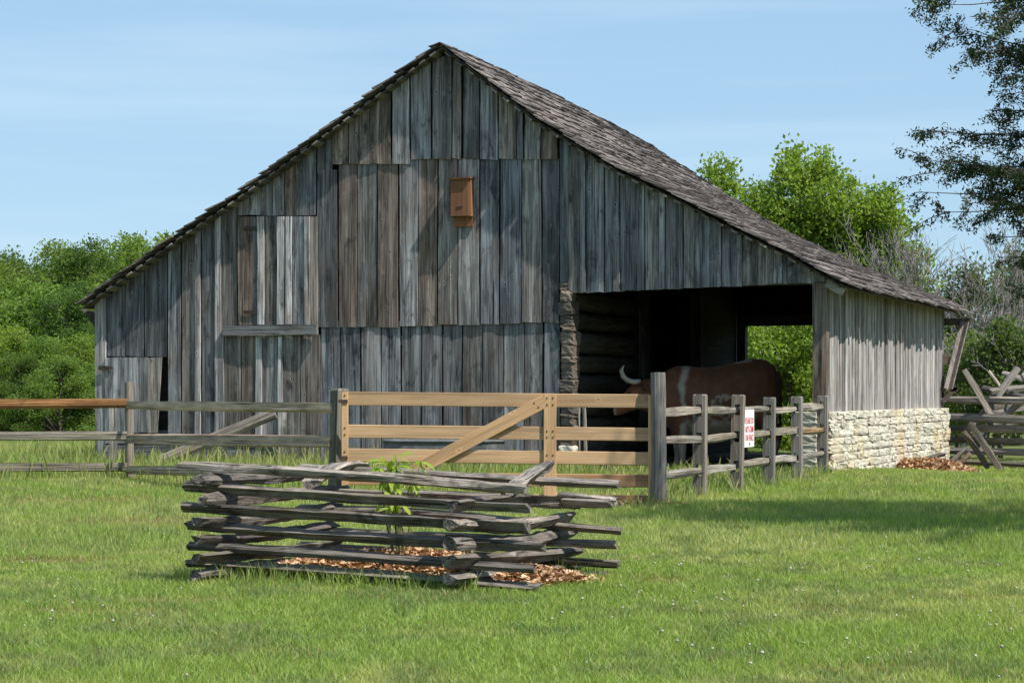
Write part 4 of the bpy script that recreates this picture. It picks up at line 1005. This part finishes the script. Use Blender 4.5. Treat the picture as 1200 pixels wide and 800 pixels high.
# ------------------------------------------------------------------ sapling inside the pen
sap = thing('sapling', 'young sapling with bright green leaves inside the rail pen', 'plant', P(470, 640, 12.75) * Vector((1, 1, 0)) if False else (P(470, 0, 12.75).x, 12.75, 0))
st = MB(); tops = []
for i in range(11):
    e = P(R.choice([449, 456, 462, 468, 474, 484, 490]) + R.uniform(-3, 3), R.choice([536, 539, 543, 547, 551, 555, 560, 584]) + R.uniform(-3, 3), 12.75 + R.uniform(-.1, .1)) - sap.location; b = Vector((R.uniform(-.03, .03), R.uniform(-.03, .03), 0))
    st.tube([b, (b + e) / 2 + Vector((R.uniform(-.04, .04), 0, .05)), e], [.007, .005, .002], 5); tops.append((b, e))
st.obj('stem', M['bark'], sap, (1.2, 1.5, .8))
lvs = []
for b, e in tops:
    for k in range(9):
        q = R.uniform(.86, 1.03); lvs.append(b.lerp(e, q) + Vector((R.uniform(-.045, .045), R.uniform(-.045, .045), R.uniform(-.03, .04))))
lm = []
for j in range(5):
    rr = random.Random(j); n = 4; vs = []; fs = []
    for k in range(n + 1):
        t = k / n; w = math.sin(math.pi * min(1, t * .9 + .08)) * .42 * (1 - .25 * t); dz = -.35 * t * t
        vs += [(t, -w * .55, dz + .12 * w), (t, 0, dz), (t, w * .55, dz + .12 * w)]
    for k in range(n):
        for s in (0, 1): a = k * 3 + s; fs.append((a, a + 1, a + 4, a + 3))
    me = mesh_from('leaf', vs, fs, M['leaf'], True); at_ = me.color_attributes.new('tint', 'FLOAT_COLOR', 'POINT')
    at_.data.foreach_set('color', np.tile([.26 + .08 * rr.random(), .37 + .06 * rr.random(), .06, 1], len(vs))); lm.append(me)
for p_ in lvs:
    o = link('leaf', R.choice(lm), sap, loc=p_); s = R.uniform(.065, .105); o.scale = (s, s, s); o.rotation_euler = (R.uniform(-.5, .5), R.uniform(-.5, .9), R.uniform(0, 6.28))

# ------------------------------------------------------------------ ox in the lean-to
def make_ox():
    oy = 32.6; foot = P(835, 548, oy)
    ox = thing('horned_ox', 'brown and white horned ox standing sideways in the shaded lean-to', 'cattle', (foot.x, oy, .03))
    K = oy / F
    def L(px, py): return ((px - 835) * K, EYE + (HZ - py) * K - .03)       # -> local x, z
    mb = MB()
    spine = [  # px, top row, bottom row, half width (m)
        (913, 446, 474, .08), (908, 428, 492, .20), (897, 421, 502, .27), (880, 419, 505, .30), (862, 424, 508, .33), (840, 429, 511, .36), (820, 430, 511, .36), (803, 428, 510, .33), (790, 429, 506, .28), (778, 436, 498, .20), (766, 442, 488, .15), (756, 444, 482, .125), (748, 446, 480, .12), (738, 452, 482, .11), (729, 462, 486, .085), (722, 471, 488, .07), (718, 476, 486, .045)]
    rings = []
    for px, yt, yb, hw in spine:
        x, zt = L(px, yt); _, zb = L(px, yb); zc, hz = (zt + zb) / 2, (zt - zb) / 2
        rings.append([(x, math.sin(a) * hw * (1 - .12 * math.cos(a)), zc + math.cos(a) * hz) for a in [2 * math.pi * i / 16 for i in range(16)]])
    mb.loft(rings)
    def leg(pts, yoff):
        mb.tube([(L(px, py)[0], yoff, L(px, py)[1]) for px, py, r in pts], [r for px, py, r in pts], 10)
    for yo in (-.17, .17):
        s = 4 if yo > 0 else 0
        leg([(893 + s, 470, .2), (898 + s, 492, .15), (905 + s, 508, .095), (909 + s, 518, .07), (905 + s, 532, .055), (904 + s, 541, .06), (900 + s, 548.5, .075)], yo)
        leg([(796 - s, 480, .17), (798 - s, 500, .125), (798 - s, 516, .08), (799 - s, 526, .07), (799 - s, 538, .052), (798 - s, 543, .058), (795 - s, 548.5, .072)], yo)
    me = mb.mesh('body_raw', M['hide']); o = bpy.data.objects.new('body', me); C.objects.link(o)
    md = o.modifiers.new('r', 'REMESH'); md.mode = 'VOXEL'; md.voxel_size = .028
    sm = o.modifiers.new('s', 'SMOOTH'); sm.factor = .6; sm.iterations = 7
    bpy.context.view_layer.update(); dg = bpy.context.evaluated_depsgraph_get(); bm_ = bpy.data.meshes.new_from_object(o.evaluated_get(dg)); bpy.data.objects.remove(o)
    bm_.name = 'body'; bm_.polygons.foreach_set('use_smooth', [True] * len(bm_.polygons)); bm_.materials.clear(); bm_.materials.append(M['hide'])
    n = len(bm_.vertices); co = np.empty(n * 3, np.float32); bm_.vertices.foreach_get('co', co); co = co.reshape(-1, 3)
    px = co[:, 0] / K + 835; py = HZ - (co[:, 2] + .03 - EYE) / K
    nz_ = np.array([mnoise.noise(Vector((float(a) * .11, float(b) * .11, float(c) * 4))) for a, b, c in zip(px, py, co[:, 1])])
    nf = np.array([mnoise.noise(Vector((float(a) * .3, float(b) * .3, 5 + float(c) * 8))) for a, b, c in zip(px, py, co[:, 1])])
    white = np.zeros(n)
    band = 1 - smooth(1.5, 6.5 - 3.5 * smooth(440, 478, py) + nf * 2, np.abs(px - (803 - 6 * smooth(430, 455, py) + 2 * smooth(455, 480, py)) + nz_ * 1.6)); white = np.maximum(white, band * (py < 480))
    bel = smooth(488, 500, py + nz_ * 12 + nf * 6) * (px > 795) * (px < 885) * (py < 516); white = np.maximum(white, bel * .85)
    sp_ = (((px - 846) / 16) ** 2 + ((py - 476) / 15) ** 2 < 1) & (nf + nz_ * .6 > .02); white = np.maximum(white, sp_ * .8)
    top_ = (np.abs(px - 870) < 11) & (py < 424 - (px - 870) * .12 + 1.0); white = np.maximum(white, top_ * .95)
    lg = smooth(512, 522, py); white = np.maximum(white, lg * .8)
    mz = (px < 722); 
    red = np.array([.122, .042, .018]) * (1 + .25 * nz_[:, None]); wht = np.array([.31, .255, .21])
    face = smooth(752, 738, px)[:, None] * .7; red = red * (1 + face)
    col = red * (1 - white[:, None]) + wht * white[:, None]; col[mz] = np.array([.34, .24, .19])
    a = bm_.color_attributes.new('tint', 'FLOAT_COLOR', 'POINT'); rgba = np.ones((n, 4), np.float32); rgba[:, :3] = col; a.data.foreach_set('color', rgba.ravel())
    link('body', bm_, ox)
    def arc(y, s):
        pts = [(749, 446.5), (743, 447.5), (736, 446), (730, 441), (727.5, 434), (729.5, 428.5)]
        q = MB(); q.tube([(L(a_, b_)[0], y + s * .02 * i, L(a_, b_)[1]) for i, (a_, b_) in enumerate(pts)], [.04, .042, .037, .029, .018, .005], 8); q.obj('horn', M['horn'], ox, sm=True)
    arc(-.1, -3.2); arc(.1, 1.2)
    for s in (-1, 1):
        e = MB(); x, z = L(752, 452); e.tube([(x, s * .11, z), (x + .05, s * .2, z - .02), (x + .09, s * .28, z - .06)], [.025, .055, .01], 7); q = e.obj('ear', M['earhide'], ox, sm=True)
        x, z = L(737, 460); ey = MB(); ey.tube([(x, s * .085, z), (x, s * .112, z)], [.022, .014], 8); ey.obj('eye', M['iron'], ox)
    tl = MB(); x, z = L(912, 436); tl.tube([(x - .03, 0, z), (x + .03, 0, z - .12), (x + .035, 0, z - .5), (x + .03, -.01, z - .8)], [.05, .035, .024, .02], 8)
    tl.tube([(x + .03, -.01, z - .78), (x + .03, -.01, z - .95), (x + .03, -.01, z - 1.1)], [.02, .055, .01], 7); tl.obj('tail', M['earhide'], ox, sm=True)
M['earhide'] = simple('brown_hide', (.10, .036, .018), .25, 12, .7, .2)
make_ox()

# ------------------------------------------------------------------ far worm fence with crossed stakes at the right
wf = thing('worm_fence', 'grey stacked rail fence with crossed stakes beyond the stone wall', 'fence', (8.7, 39.0, -.24))
rows = [(468, 470, 41, 39.2, .16, (1.5, 1.45, 1.4)), (489, 493, 40.6, 38.8, .17, (1.1, 1.08, 1.1)), (502, 504, 40.6, 38.8, .14, (.95, .93, .93)), (514, 518, 40.6, 38.8, .15, (.8, .77, .74)), (528, 531, 40.4, 38.8, .14, (.85, .84, .84)), (541, 545, 40.2, 38.6, .13, (.7, .66, .62))]
for i, (ya, yb, da, db, h, c) in enumerate(rows):
    bar('fence_rail', P(1108, ya, da), P(1240, yb, db), .12, h, wf, 800 + i, M['rail'], c, rough=.06, bend=.008, segs=8)
for i, (ya, yb) in enumerate(((459, 449), (477, 462), (483, 474), (498, 488))):
    bar('fence_rail', P(1160, ya, 40.2), P(1270, yb, 44), .12, .14, wf, 820 + i, M['rail'], (.7, .68, .68), rough=.06, bend=.01, segs=8)
bar('fence_rail', P(1152, 455, 41.5), P(1205, 466, 40.2), .12, .13, wf, 830, M['rail'], (.75, .73, .74), segs=6)
for i, (x0, y0, x1, y1, dp, w, c) in enumerate(((1130, 434, 1166, 492, 40.1, .13, (1.05, 1.0, .96)), (1193, 431, 1140, 500, 40.6, .14, (1.0, .98, .98)), (1159, 435, 1178, 462, 41.5, .07, (1.6, 1.5, 1.35)), (1197, 438, 1215, 470, 40.5, .1, (1.3, 1.28, 1.25)), (1137, 496, 1177, 556, 38.2, .13, (.95, .9, .88)), (1129, 506, 1158, 548, 38.4, .13, (.7, .66, .64)), (1172, 492, 1215, 455, 40.0, .12, (1.0, .95, .92)), (1175, 437, 1198, 444, 41.5, .1, (1.2, 1.16, 1.1)))):
    bar('stake', P(x0, y0, dp), P(x1, y1, dp - .2), w, w, wf, 840 + i, M['rail'], c, rough=.06, bend=.02, segs=6, flat=True)

# bark slabs and chips in the heap at the wall's foot
for i, (x0, y0, x1, y1, dp, w, lab) in enumerate(((1112, 545, 1132, 526, 35.6, .3, 'curled grey bark slab on the chip heap by the stone wall'), (1088, 537, 1106, 532, 35.2, .2, 'flat dark bark slab against the stones on the chip heap'), (1118, 551, 1137, 531, 35.4, .16, 'narrow brown bark strip at the right edge of the chip heap'))):
    o = bar('bark_slab', P(x0, y0, dp), P(x1, y1, dp), w, .09, None, 860 + i, M['rail'], ((.85, .82, .82), (.55, .52, .52), (.9, .75, .62))[i], rough=.15, bend=.05, segs=6, org=Vector()); tag(o, lab, 'bark slab')
def chips(name, cen, rad, n, h, seed, size, label, cat):
    rng = np.random.default_rng(seed); a = rng.uniform(0, 6.283, n); r_ = np.sqrt(rng.random(n)) * (1 + .15 * np.sin(a * 3 + 1))
    x = cen[0] + np.cos(a) * r_ * rad[0]; y = cen[1] + np.sin(a) * r_ * rad[1]
    z = ground_z(x, y) + h * np.clip(1 - r_ ** 2, 0, 1) + rng.uniform(0, .03, n)
    pos = np.stack([x, y, z], 1); s = rng.uniform(.5, 1.4, n)[:, None] * size
    d1 = rng.normal(size=(n, 3)) * np.array([1, 1, .45]); d1 /= np.linalg.norm(d1, axis=1, keepdims=True)
    up = rng.normal(size=(n, 3)) * .35 + np.array([0, 0, 1]); d2 = np.cross(d1, up); d2 /= np.linalg.norm(d2, axis=1, keepdims=True); d3 = np.cross(d1, d2)
    v = np.stack([pos - d1 * s - d2 * s * .45, pos + d1 * s - d2 * s * .4, pos + d1 * s * .9 + d2 * s * .4, pos - d1 * s * .9 + d2 * s * .45, pos + d3 * s * .25 - d1 * s * .3, pos + d3 * s * .22 + d1 * s * .3], 1).reshape(-1, 3)
    b = np.arange(n)[:, None] * 6
    q = np.concatenate([b + np.array([[0, 1, 5, 4]]), b + np.array([[1, 2, 5, 5]])[:, :4], b + np.array([[2, 3, 4, 5]]), ], 0)
    tris = np.concatenate([b + np.array([[0, 1, 5]]), b + np.array([[0, 5, 4]]), b + np.array([[1, 2, 5]]), b + np.array([[2, 3, 4]]), b + np.array([[2, 4, 5]]), b + np.array([[3, 0, 4]])], 0)
    pal = np.array([[.46, .27, .14], [.58, .38, .22], [.34, .19, .10], [.52, .34, .20], [.24, .14, .08], [.64, .46, .30]])
    col = pal[rng.integers(0, len(pal), n)] * rng.uniform(.75, 1.15, (n, 1))
    o = link(name, np_mesh(name, v, tris, M['chip'], np.repeat(col, 6, 0)), kind='stuff'); tag(o, label, cat)
chips('wood_chips', (-.72, 12.88), (.98, .46), 7500, .15, 51, .026, 'tan wood chip mulch spread inside the rail pen', 'wood chips')
chips('wood_chips', (.04, 12.42), (.46, .38), 3000, .09, 52, .023, 'tan wood chips spilling out under the right end of the pen', 'wood chips')
chips('wood_chips', (P(1095, 0, 35).x, 35.1), (.85, .9), 3200, .22, 53, .04, 'reddish wood chip heap at the foot of the stone wall', 'wood chips')
chips('mulch', (1.05, 21.75), (.75, .35), 700, .03, 54, .025, 'dark mulch scattered under the shaded end of the gate', 'mulch')

# ------------------------------------------------------------------ lawn
def vnoise(x, y, s, seed):
    rg = np.random.default_rng(seed); G = rg.random((64, 64)); x = np.asarray(x) * s + 1000; y = np.asarray(y) * s + 1000
    xi, yi = np.floor(x).astype(int), np.floor(y).astype(int); fx, fy = x - xi, y - yi; fx = fx * fx * (3 - 2 * fx); fy = fy * fy * (3 - 2 * fy)
    a, b, c_, d_ = G[xi % 64, yi % 64], G[(xi + 1) % 64, yi % 64], G[xi % 64, (yi + 1) % 64], G[(xi + 1) % 64, (yi + 1) % 64]
    return (a * (1 - fx) + b * fx) * (1 - fy) + (c_ * (1 - fx) + d_ * fx) * fy
def in_barn(x, y):
    dx, dy = x - CX, y - CY; u = dx * EU.x + dy * EU.y; d = dx * ED.x + dy * ED.y
    return (u < .02) & (u > UL) & (d > .0) & (d < DEPTH)
STRAW = [(107, 720, .5, .16), (213, 707, .3, .12), (167, 613, .5, .5), (205, 614, .4, .4), (115, 587, .9, .8), (1137, 703, .3, .16), (1003, 783, .3, .1), (775, 684, .22, .25), (958, 717, .2, .1), (575, 655, .3, .3), (60, 655, .5, .3)]
SG = [(P(x, 0, EYE * F / (y - HZ)).x, EYE * F / (y - HZ), rx, ry) for x, y, rx, ry in STRAW]
def lawn_color(x, y, rng):
    n = len(x); a = vnoise(x, y, .55, 1); b = vnoise(x, y, 2.2, 2); c_ = vnoise(x, y, 7.0, 3)
    base = np.array([.262, .350, .085]); blue = np.array([.148, .222, .080]); yel = np.array([.460, .455, .180])
    t1 = smooth(.36, .66, a * .5 + b * .5)[:, None]; t2 = smooth(.46, .72, b * .5 + c_ * .5)[:, None]
    col = base * (1 - t1 * .7) + yel * t1 * .7; col = col * (1 - t2 * .7) + blue * t2 * .7
    dry = np.zeros(n)
    for sx, sy, rx, ry in SG:
        q = ((x - sx) / rx) ** 2 + ((y - sy) / ry) ** 2; dry = np.maximum(dry, np.exp(-q * 1.4) * (.75 + .5 * c_))
    dry = np.clip(dry, 0, 1)
    pick = (rng.random(n) < dry * .95) | (rng.random(n) < .03 + .10 * smooth(.55, .8, c_ * .5 + b * .5))
    col[pick] = np.array([.36, .29, .135]) * rng.uniform(.7, 1.15, (pick.sum(), 1))
    return col * rng.uniform(.68, 1.35, (n, 1)), dry
def scatter(n, y0, y1, rng, power=1.0, margin=.30):
    yy = y0 * (y1 / y0) ** rng.random(n) if power == 0 else (y0 ** power + (y1 ** power - y0 ** power) * rng.random(n)) ** (1 / power)
    return rng.uniform(-margin, margin, n) * yy, yy
def blades(name, n, y0, y1, hfun, wid, seed, power, seg2, label, margin=.30, mask=None, lean=.5):
    rng = np.random.default_rng(seed); x, y = scatter(n, y0, y1, rng, power, margin)
    keep = ~in_barn(x, y); 
    if mask is not None: keep &= rng.random(n) < mask(x, y)
    pen_in = ((np.abs(x + .72) / .98) ** 2 + (np.abs(y - 12.88) / .46) ** 2 < .9) | ((np.abs(x - .04) / .42) ** 2 + (np.abs(y - 12.42) / .34) ** 2 < .75); keep &= ~(pen_in & (rng.random(n) < .93))
    heap = ((x - P(1095, 0, 35).x) / .8) ** 2 + ((y - 35.1) / .8) ** 2 < .9; keep &= ~heap
    x, y = x[keep], y[keep]; n = len(x); col, dry = lawn_color(x, y, rng)
    h = hfun(x, y) * rng.uniform(.5, 1.35, n) * (1 - .55 * dry); w = wid(y) * rng.uniform(.7, 1.4, n)
    a = rng.uniform(0, 6.283, n); dx, dy = np.cos(a), np.sin(a); la = rng.uniform(0, 6.283, n); lm_ = rng.uniform(.05, lean, n) * h * 1.5; lx, ly = np.cos(la) * lm_, np.sin(la) * lm_
    z0 = ground_z(x, y) - .004; B = np.stack([x, y, z0], 1); Wv = np.stack([dx * w / 2, dy * w / 2, np.zeros(n)], 1); tip = B + np.stack([lx, ly, h], 1)
    if seg2:
        mid = B + np.stack([lx * .3, ly * .3, h * .6], 1)
        v = np.stack([B - Wv, B + Wv, mid + Wv * .75, mid - Wv * .75, tip], 1).reshape(-1, 3); b = np.arange(n)[:, None] * 5
        tr = np.concatenate([b + np.array([[0, 1, 2]]), b + np.array([[0, 2, 3]]), b + np.array([[3, 2, 4]])], 0); k = 5
    else:
        v = np.stack([B - Wv, B + Wv, tip], 1).reshape(-1, 3); tr = np.arange(n * 3).reshape(n, 3); k = 3
    o = link(name, np_mesh(name, v, tr, M['grass'], np.repeat(col, k, 0)), kind='stuff'); tag(o, label, 'grass'); return o
patch_h = lambda x, y: .75 + .6 * vnoise(x, y, 1.3, 9)
blades('lawn_grass', 400000, 7.4, 15, lambda x, y: .040 * patch_h(x, y), lambda y: .0042 + .0003 * (y - 8), 1, 1.0, True, 'mown green lawn in the foreground', .37, lean=.8)
blades('lawn_grass', 510000, 14.6, 44, lambda x, y: .054 * patch_h(x, y), lambda y: .007 + .00045 * (y - 14), 2, 1.15, False, 'mown green lawn reaching back to the barn', .36, lean=.8)
# long grass along the fences and the barn foot
def tall_mask(x, y):
    m = np.zeros(len(x)); px = 600 + F * x / y
    front_d = (x - CX) * ED.x + (y - CY) * ED.y; u = (x - CX) * EU.x + (y - CY) * EU.y
    m = np.maximum(m, np.exp(-((front_d + .5) / .9) ** 2) * (u < UC + .3))                         # foot of the front wall
    m = np.maximum(m, .9 * np.exp(-((y - 28.2 + .0) / .35) ** 2) * (px < 160))                       # left fence line
    lt = np.clip((px - 150) / 245, 0, 1); yl = 1 / (1 / 28.2 * (1 - lt) + 1 / 22.3 * lt); m = np.maximum(m, .7 * np.exp(-((y - yl) / .3) ** 2) * (px > 140) * (px < 400))
    m = np.maximum(m, .55 * (y > 23.2) * (y < 31.5) * (px > 390) * (px < 770) * smooth(23, 27, y))
    m = np.maximum(m, .5 * (y > 28.6) * (px < 400) * (y < 36))
    m = np.maximum(m, .35 * (y > 36) * (px < 150))
    fx = F0.x + (y - F0.y) * fd.x / fd.y; m = np.maximum(m, .5 * np.exp(-((x - fx) / .18) ** 2) * (y > 21.5) * (y < 31))
    m = np.maximum(m, .7 * (px > 770) * (px < 960) * (x < fx) * (y < 31))
    return np.clip(m, 0, 1)
blades('tall_grass', 200000, 21.5, 50, lambda x, y: (.13 + .15 * vnoise(x, y, 1.1, 4)) * np.where(x > 1.2, .75, 1.0), lambda y: np.full(len(y), .0085), 3, 1.0, True, 'long unmown grass along the fences and the foot of the barn', .30, tall_mask, .55)
blades('grass_fringe', 26000, 11.6, 13.9, lambda x, y: .085 + .06 * vnoise(x, y, 2.0, 4), lambda y: np.full(len(y), .006), 4, 1.0, True, 'tufts of longer grass round the foot of the rail pen', .2,
       lambda x, y: np.maximum(np.exp(-((y - (12.54 + (x + 1.8) * -.385)) / .09) ** 2) * (x > -2.1) * (x < -.2), .8 * np.exp(-((y - (12.75 + (x + 1.78) * .12)) / .12) ** 2) * (x > -2.1) * (x < .6)), .45)
# seed heads
def seeds():
    rng = np.random.default_rng(8); n = 9000; x, y = scatter(n, 22, 36, rng, 1.0, .3); k = (~in_barn(x, y)) & (rng.random(n) < tall_mask(x, y) * .6); x, y = x[k], y[k]; n = len(x)
    h = rng.uniform(.18, .42, n) * np.where(x > 1.2, .6, 1.0); lx, ly = rng.normal(0, .09, n), rng.normal(0, .09, n); B = np.stack([x, y, ground_z(x, y)], 1); T_ = B + np.stack([lx, ly, h], 1); Wv = np.stack([np.full(n, .003), np.zeros(n), np.zeros(n)], 1)
    S1 = B + (T_ - B) * .72 + Wv * 3.0; S2 = B + (T_ - B) * .72 - Wv * 3.0; E = T_ + np.stack([lx * .3, ly * .3, np.full(n, .02)], 1)
    v = np.stack([B - Wv, B + Wv, S1, S2, E], 1).reshape(-1, 3); b = np.arange(n)[:, None] * 5
    tr = np.concatenate([b + np.array([[0, 1, 3]]), b + np.array([[1, 2, 3]]), b + np.array([[3, 2, 4]])], 0)
    col = np.array([.30, .31, .12]) * rng.uniform(.7, 1.3, (n, 1))
    o = link('seed_heads', np_mesh('seed_heads', v, tr, M['grass'], np.repeat(col, 5, 0)), kind='stuff'); tag(o, 'pale seed heads standing above the long grass', 'grass')
seeds()
# clover flowers in the lawn
def clover():
    rng = np.random.default_rng(15); x, y = scatter(420, 7.6, 17, rng, 1.0, .29); k = rng.random(len(x)) < smooth(.4, .75, vnoise(x, y, .9, 12)) + .06; x, y = x[k], y[k]
    k = ~((np.abs(x + .6) < 1.4) & (np.abs(y - 12.7) < .8)); x, y = x[k], y[k]
    t = (1 + 5 ** .5) / 2; V = np.array([[-1, t, 0], [1, t, 0], [-1, -t, 0], [1, -t, 0], [0, -1, t], [0, 1, t], [0, -1, -t], [0, 1, -t], [t, 0, -1], [t, 0, 1], [-t, 0, -1], [-t, 0, 1]]) / 1.9
    Fc = np.array([[0, 11, 5], [0, 5, 1], [0, 1, 7], [0, 7, 10], [0, 10, 11], [1, 5, 9], [5, 11, 4], [11, 10, 2], [10, 7, 6], [7, 1, 8], [3, 9, 4], [3, 4, 2], [3, 2, 6], [3, 6, 8], [3, 8, 9], [4, 9, 5], [2, 4, 11], [6, 2, 10], [8, 6, 7], [9, 8, 1]])
    n = len(x); s = rng.uniform(.005, .0088, n); c = np.stack([x, y, ground_z(x, y) + rng.uniform(.055, .09, n)], 1)
    v = (c[:, None] + V[None] * s[:, None, None] * rng.uniform(.8, 1.2, (n, 12, 1))).reshape(-1, 3); f = (np.arange(n)[:, None, None] * 12 + Fc[None]).reshape(-1, 3)
    col = np.array([.50, .47, .40]) * rng.uniform(.7, 1.1, (n, 1)); o = link('clover_flowers', np_mesh('clover_flowers', v, f, M['flower'], np.repeat(col, 12, 0)), kind='stuff'); tag(o, 'small white clover heads dotted through the mown lawn', 'flowers')
clover()
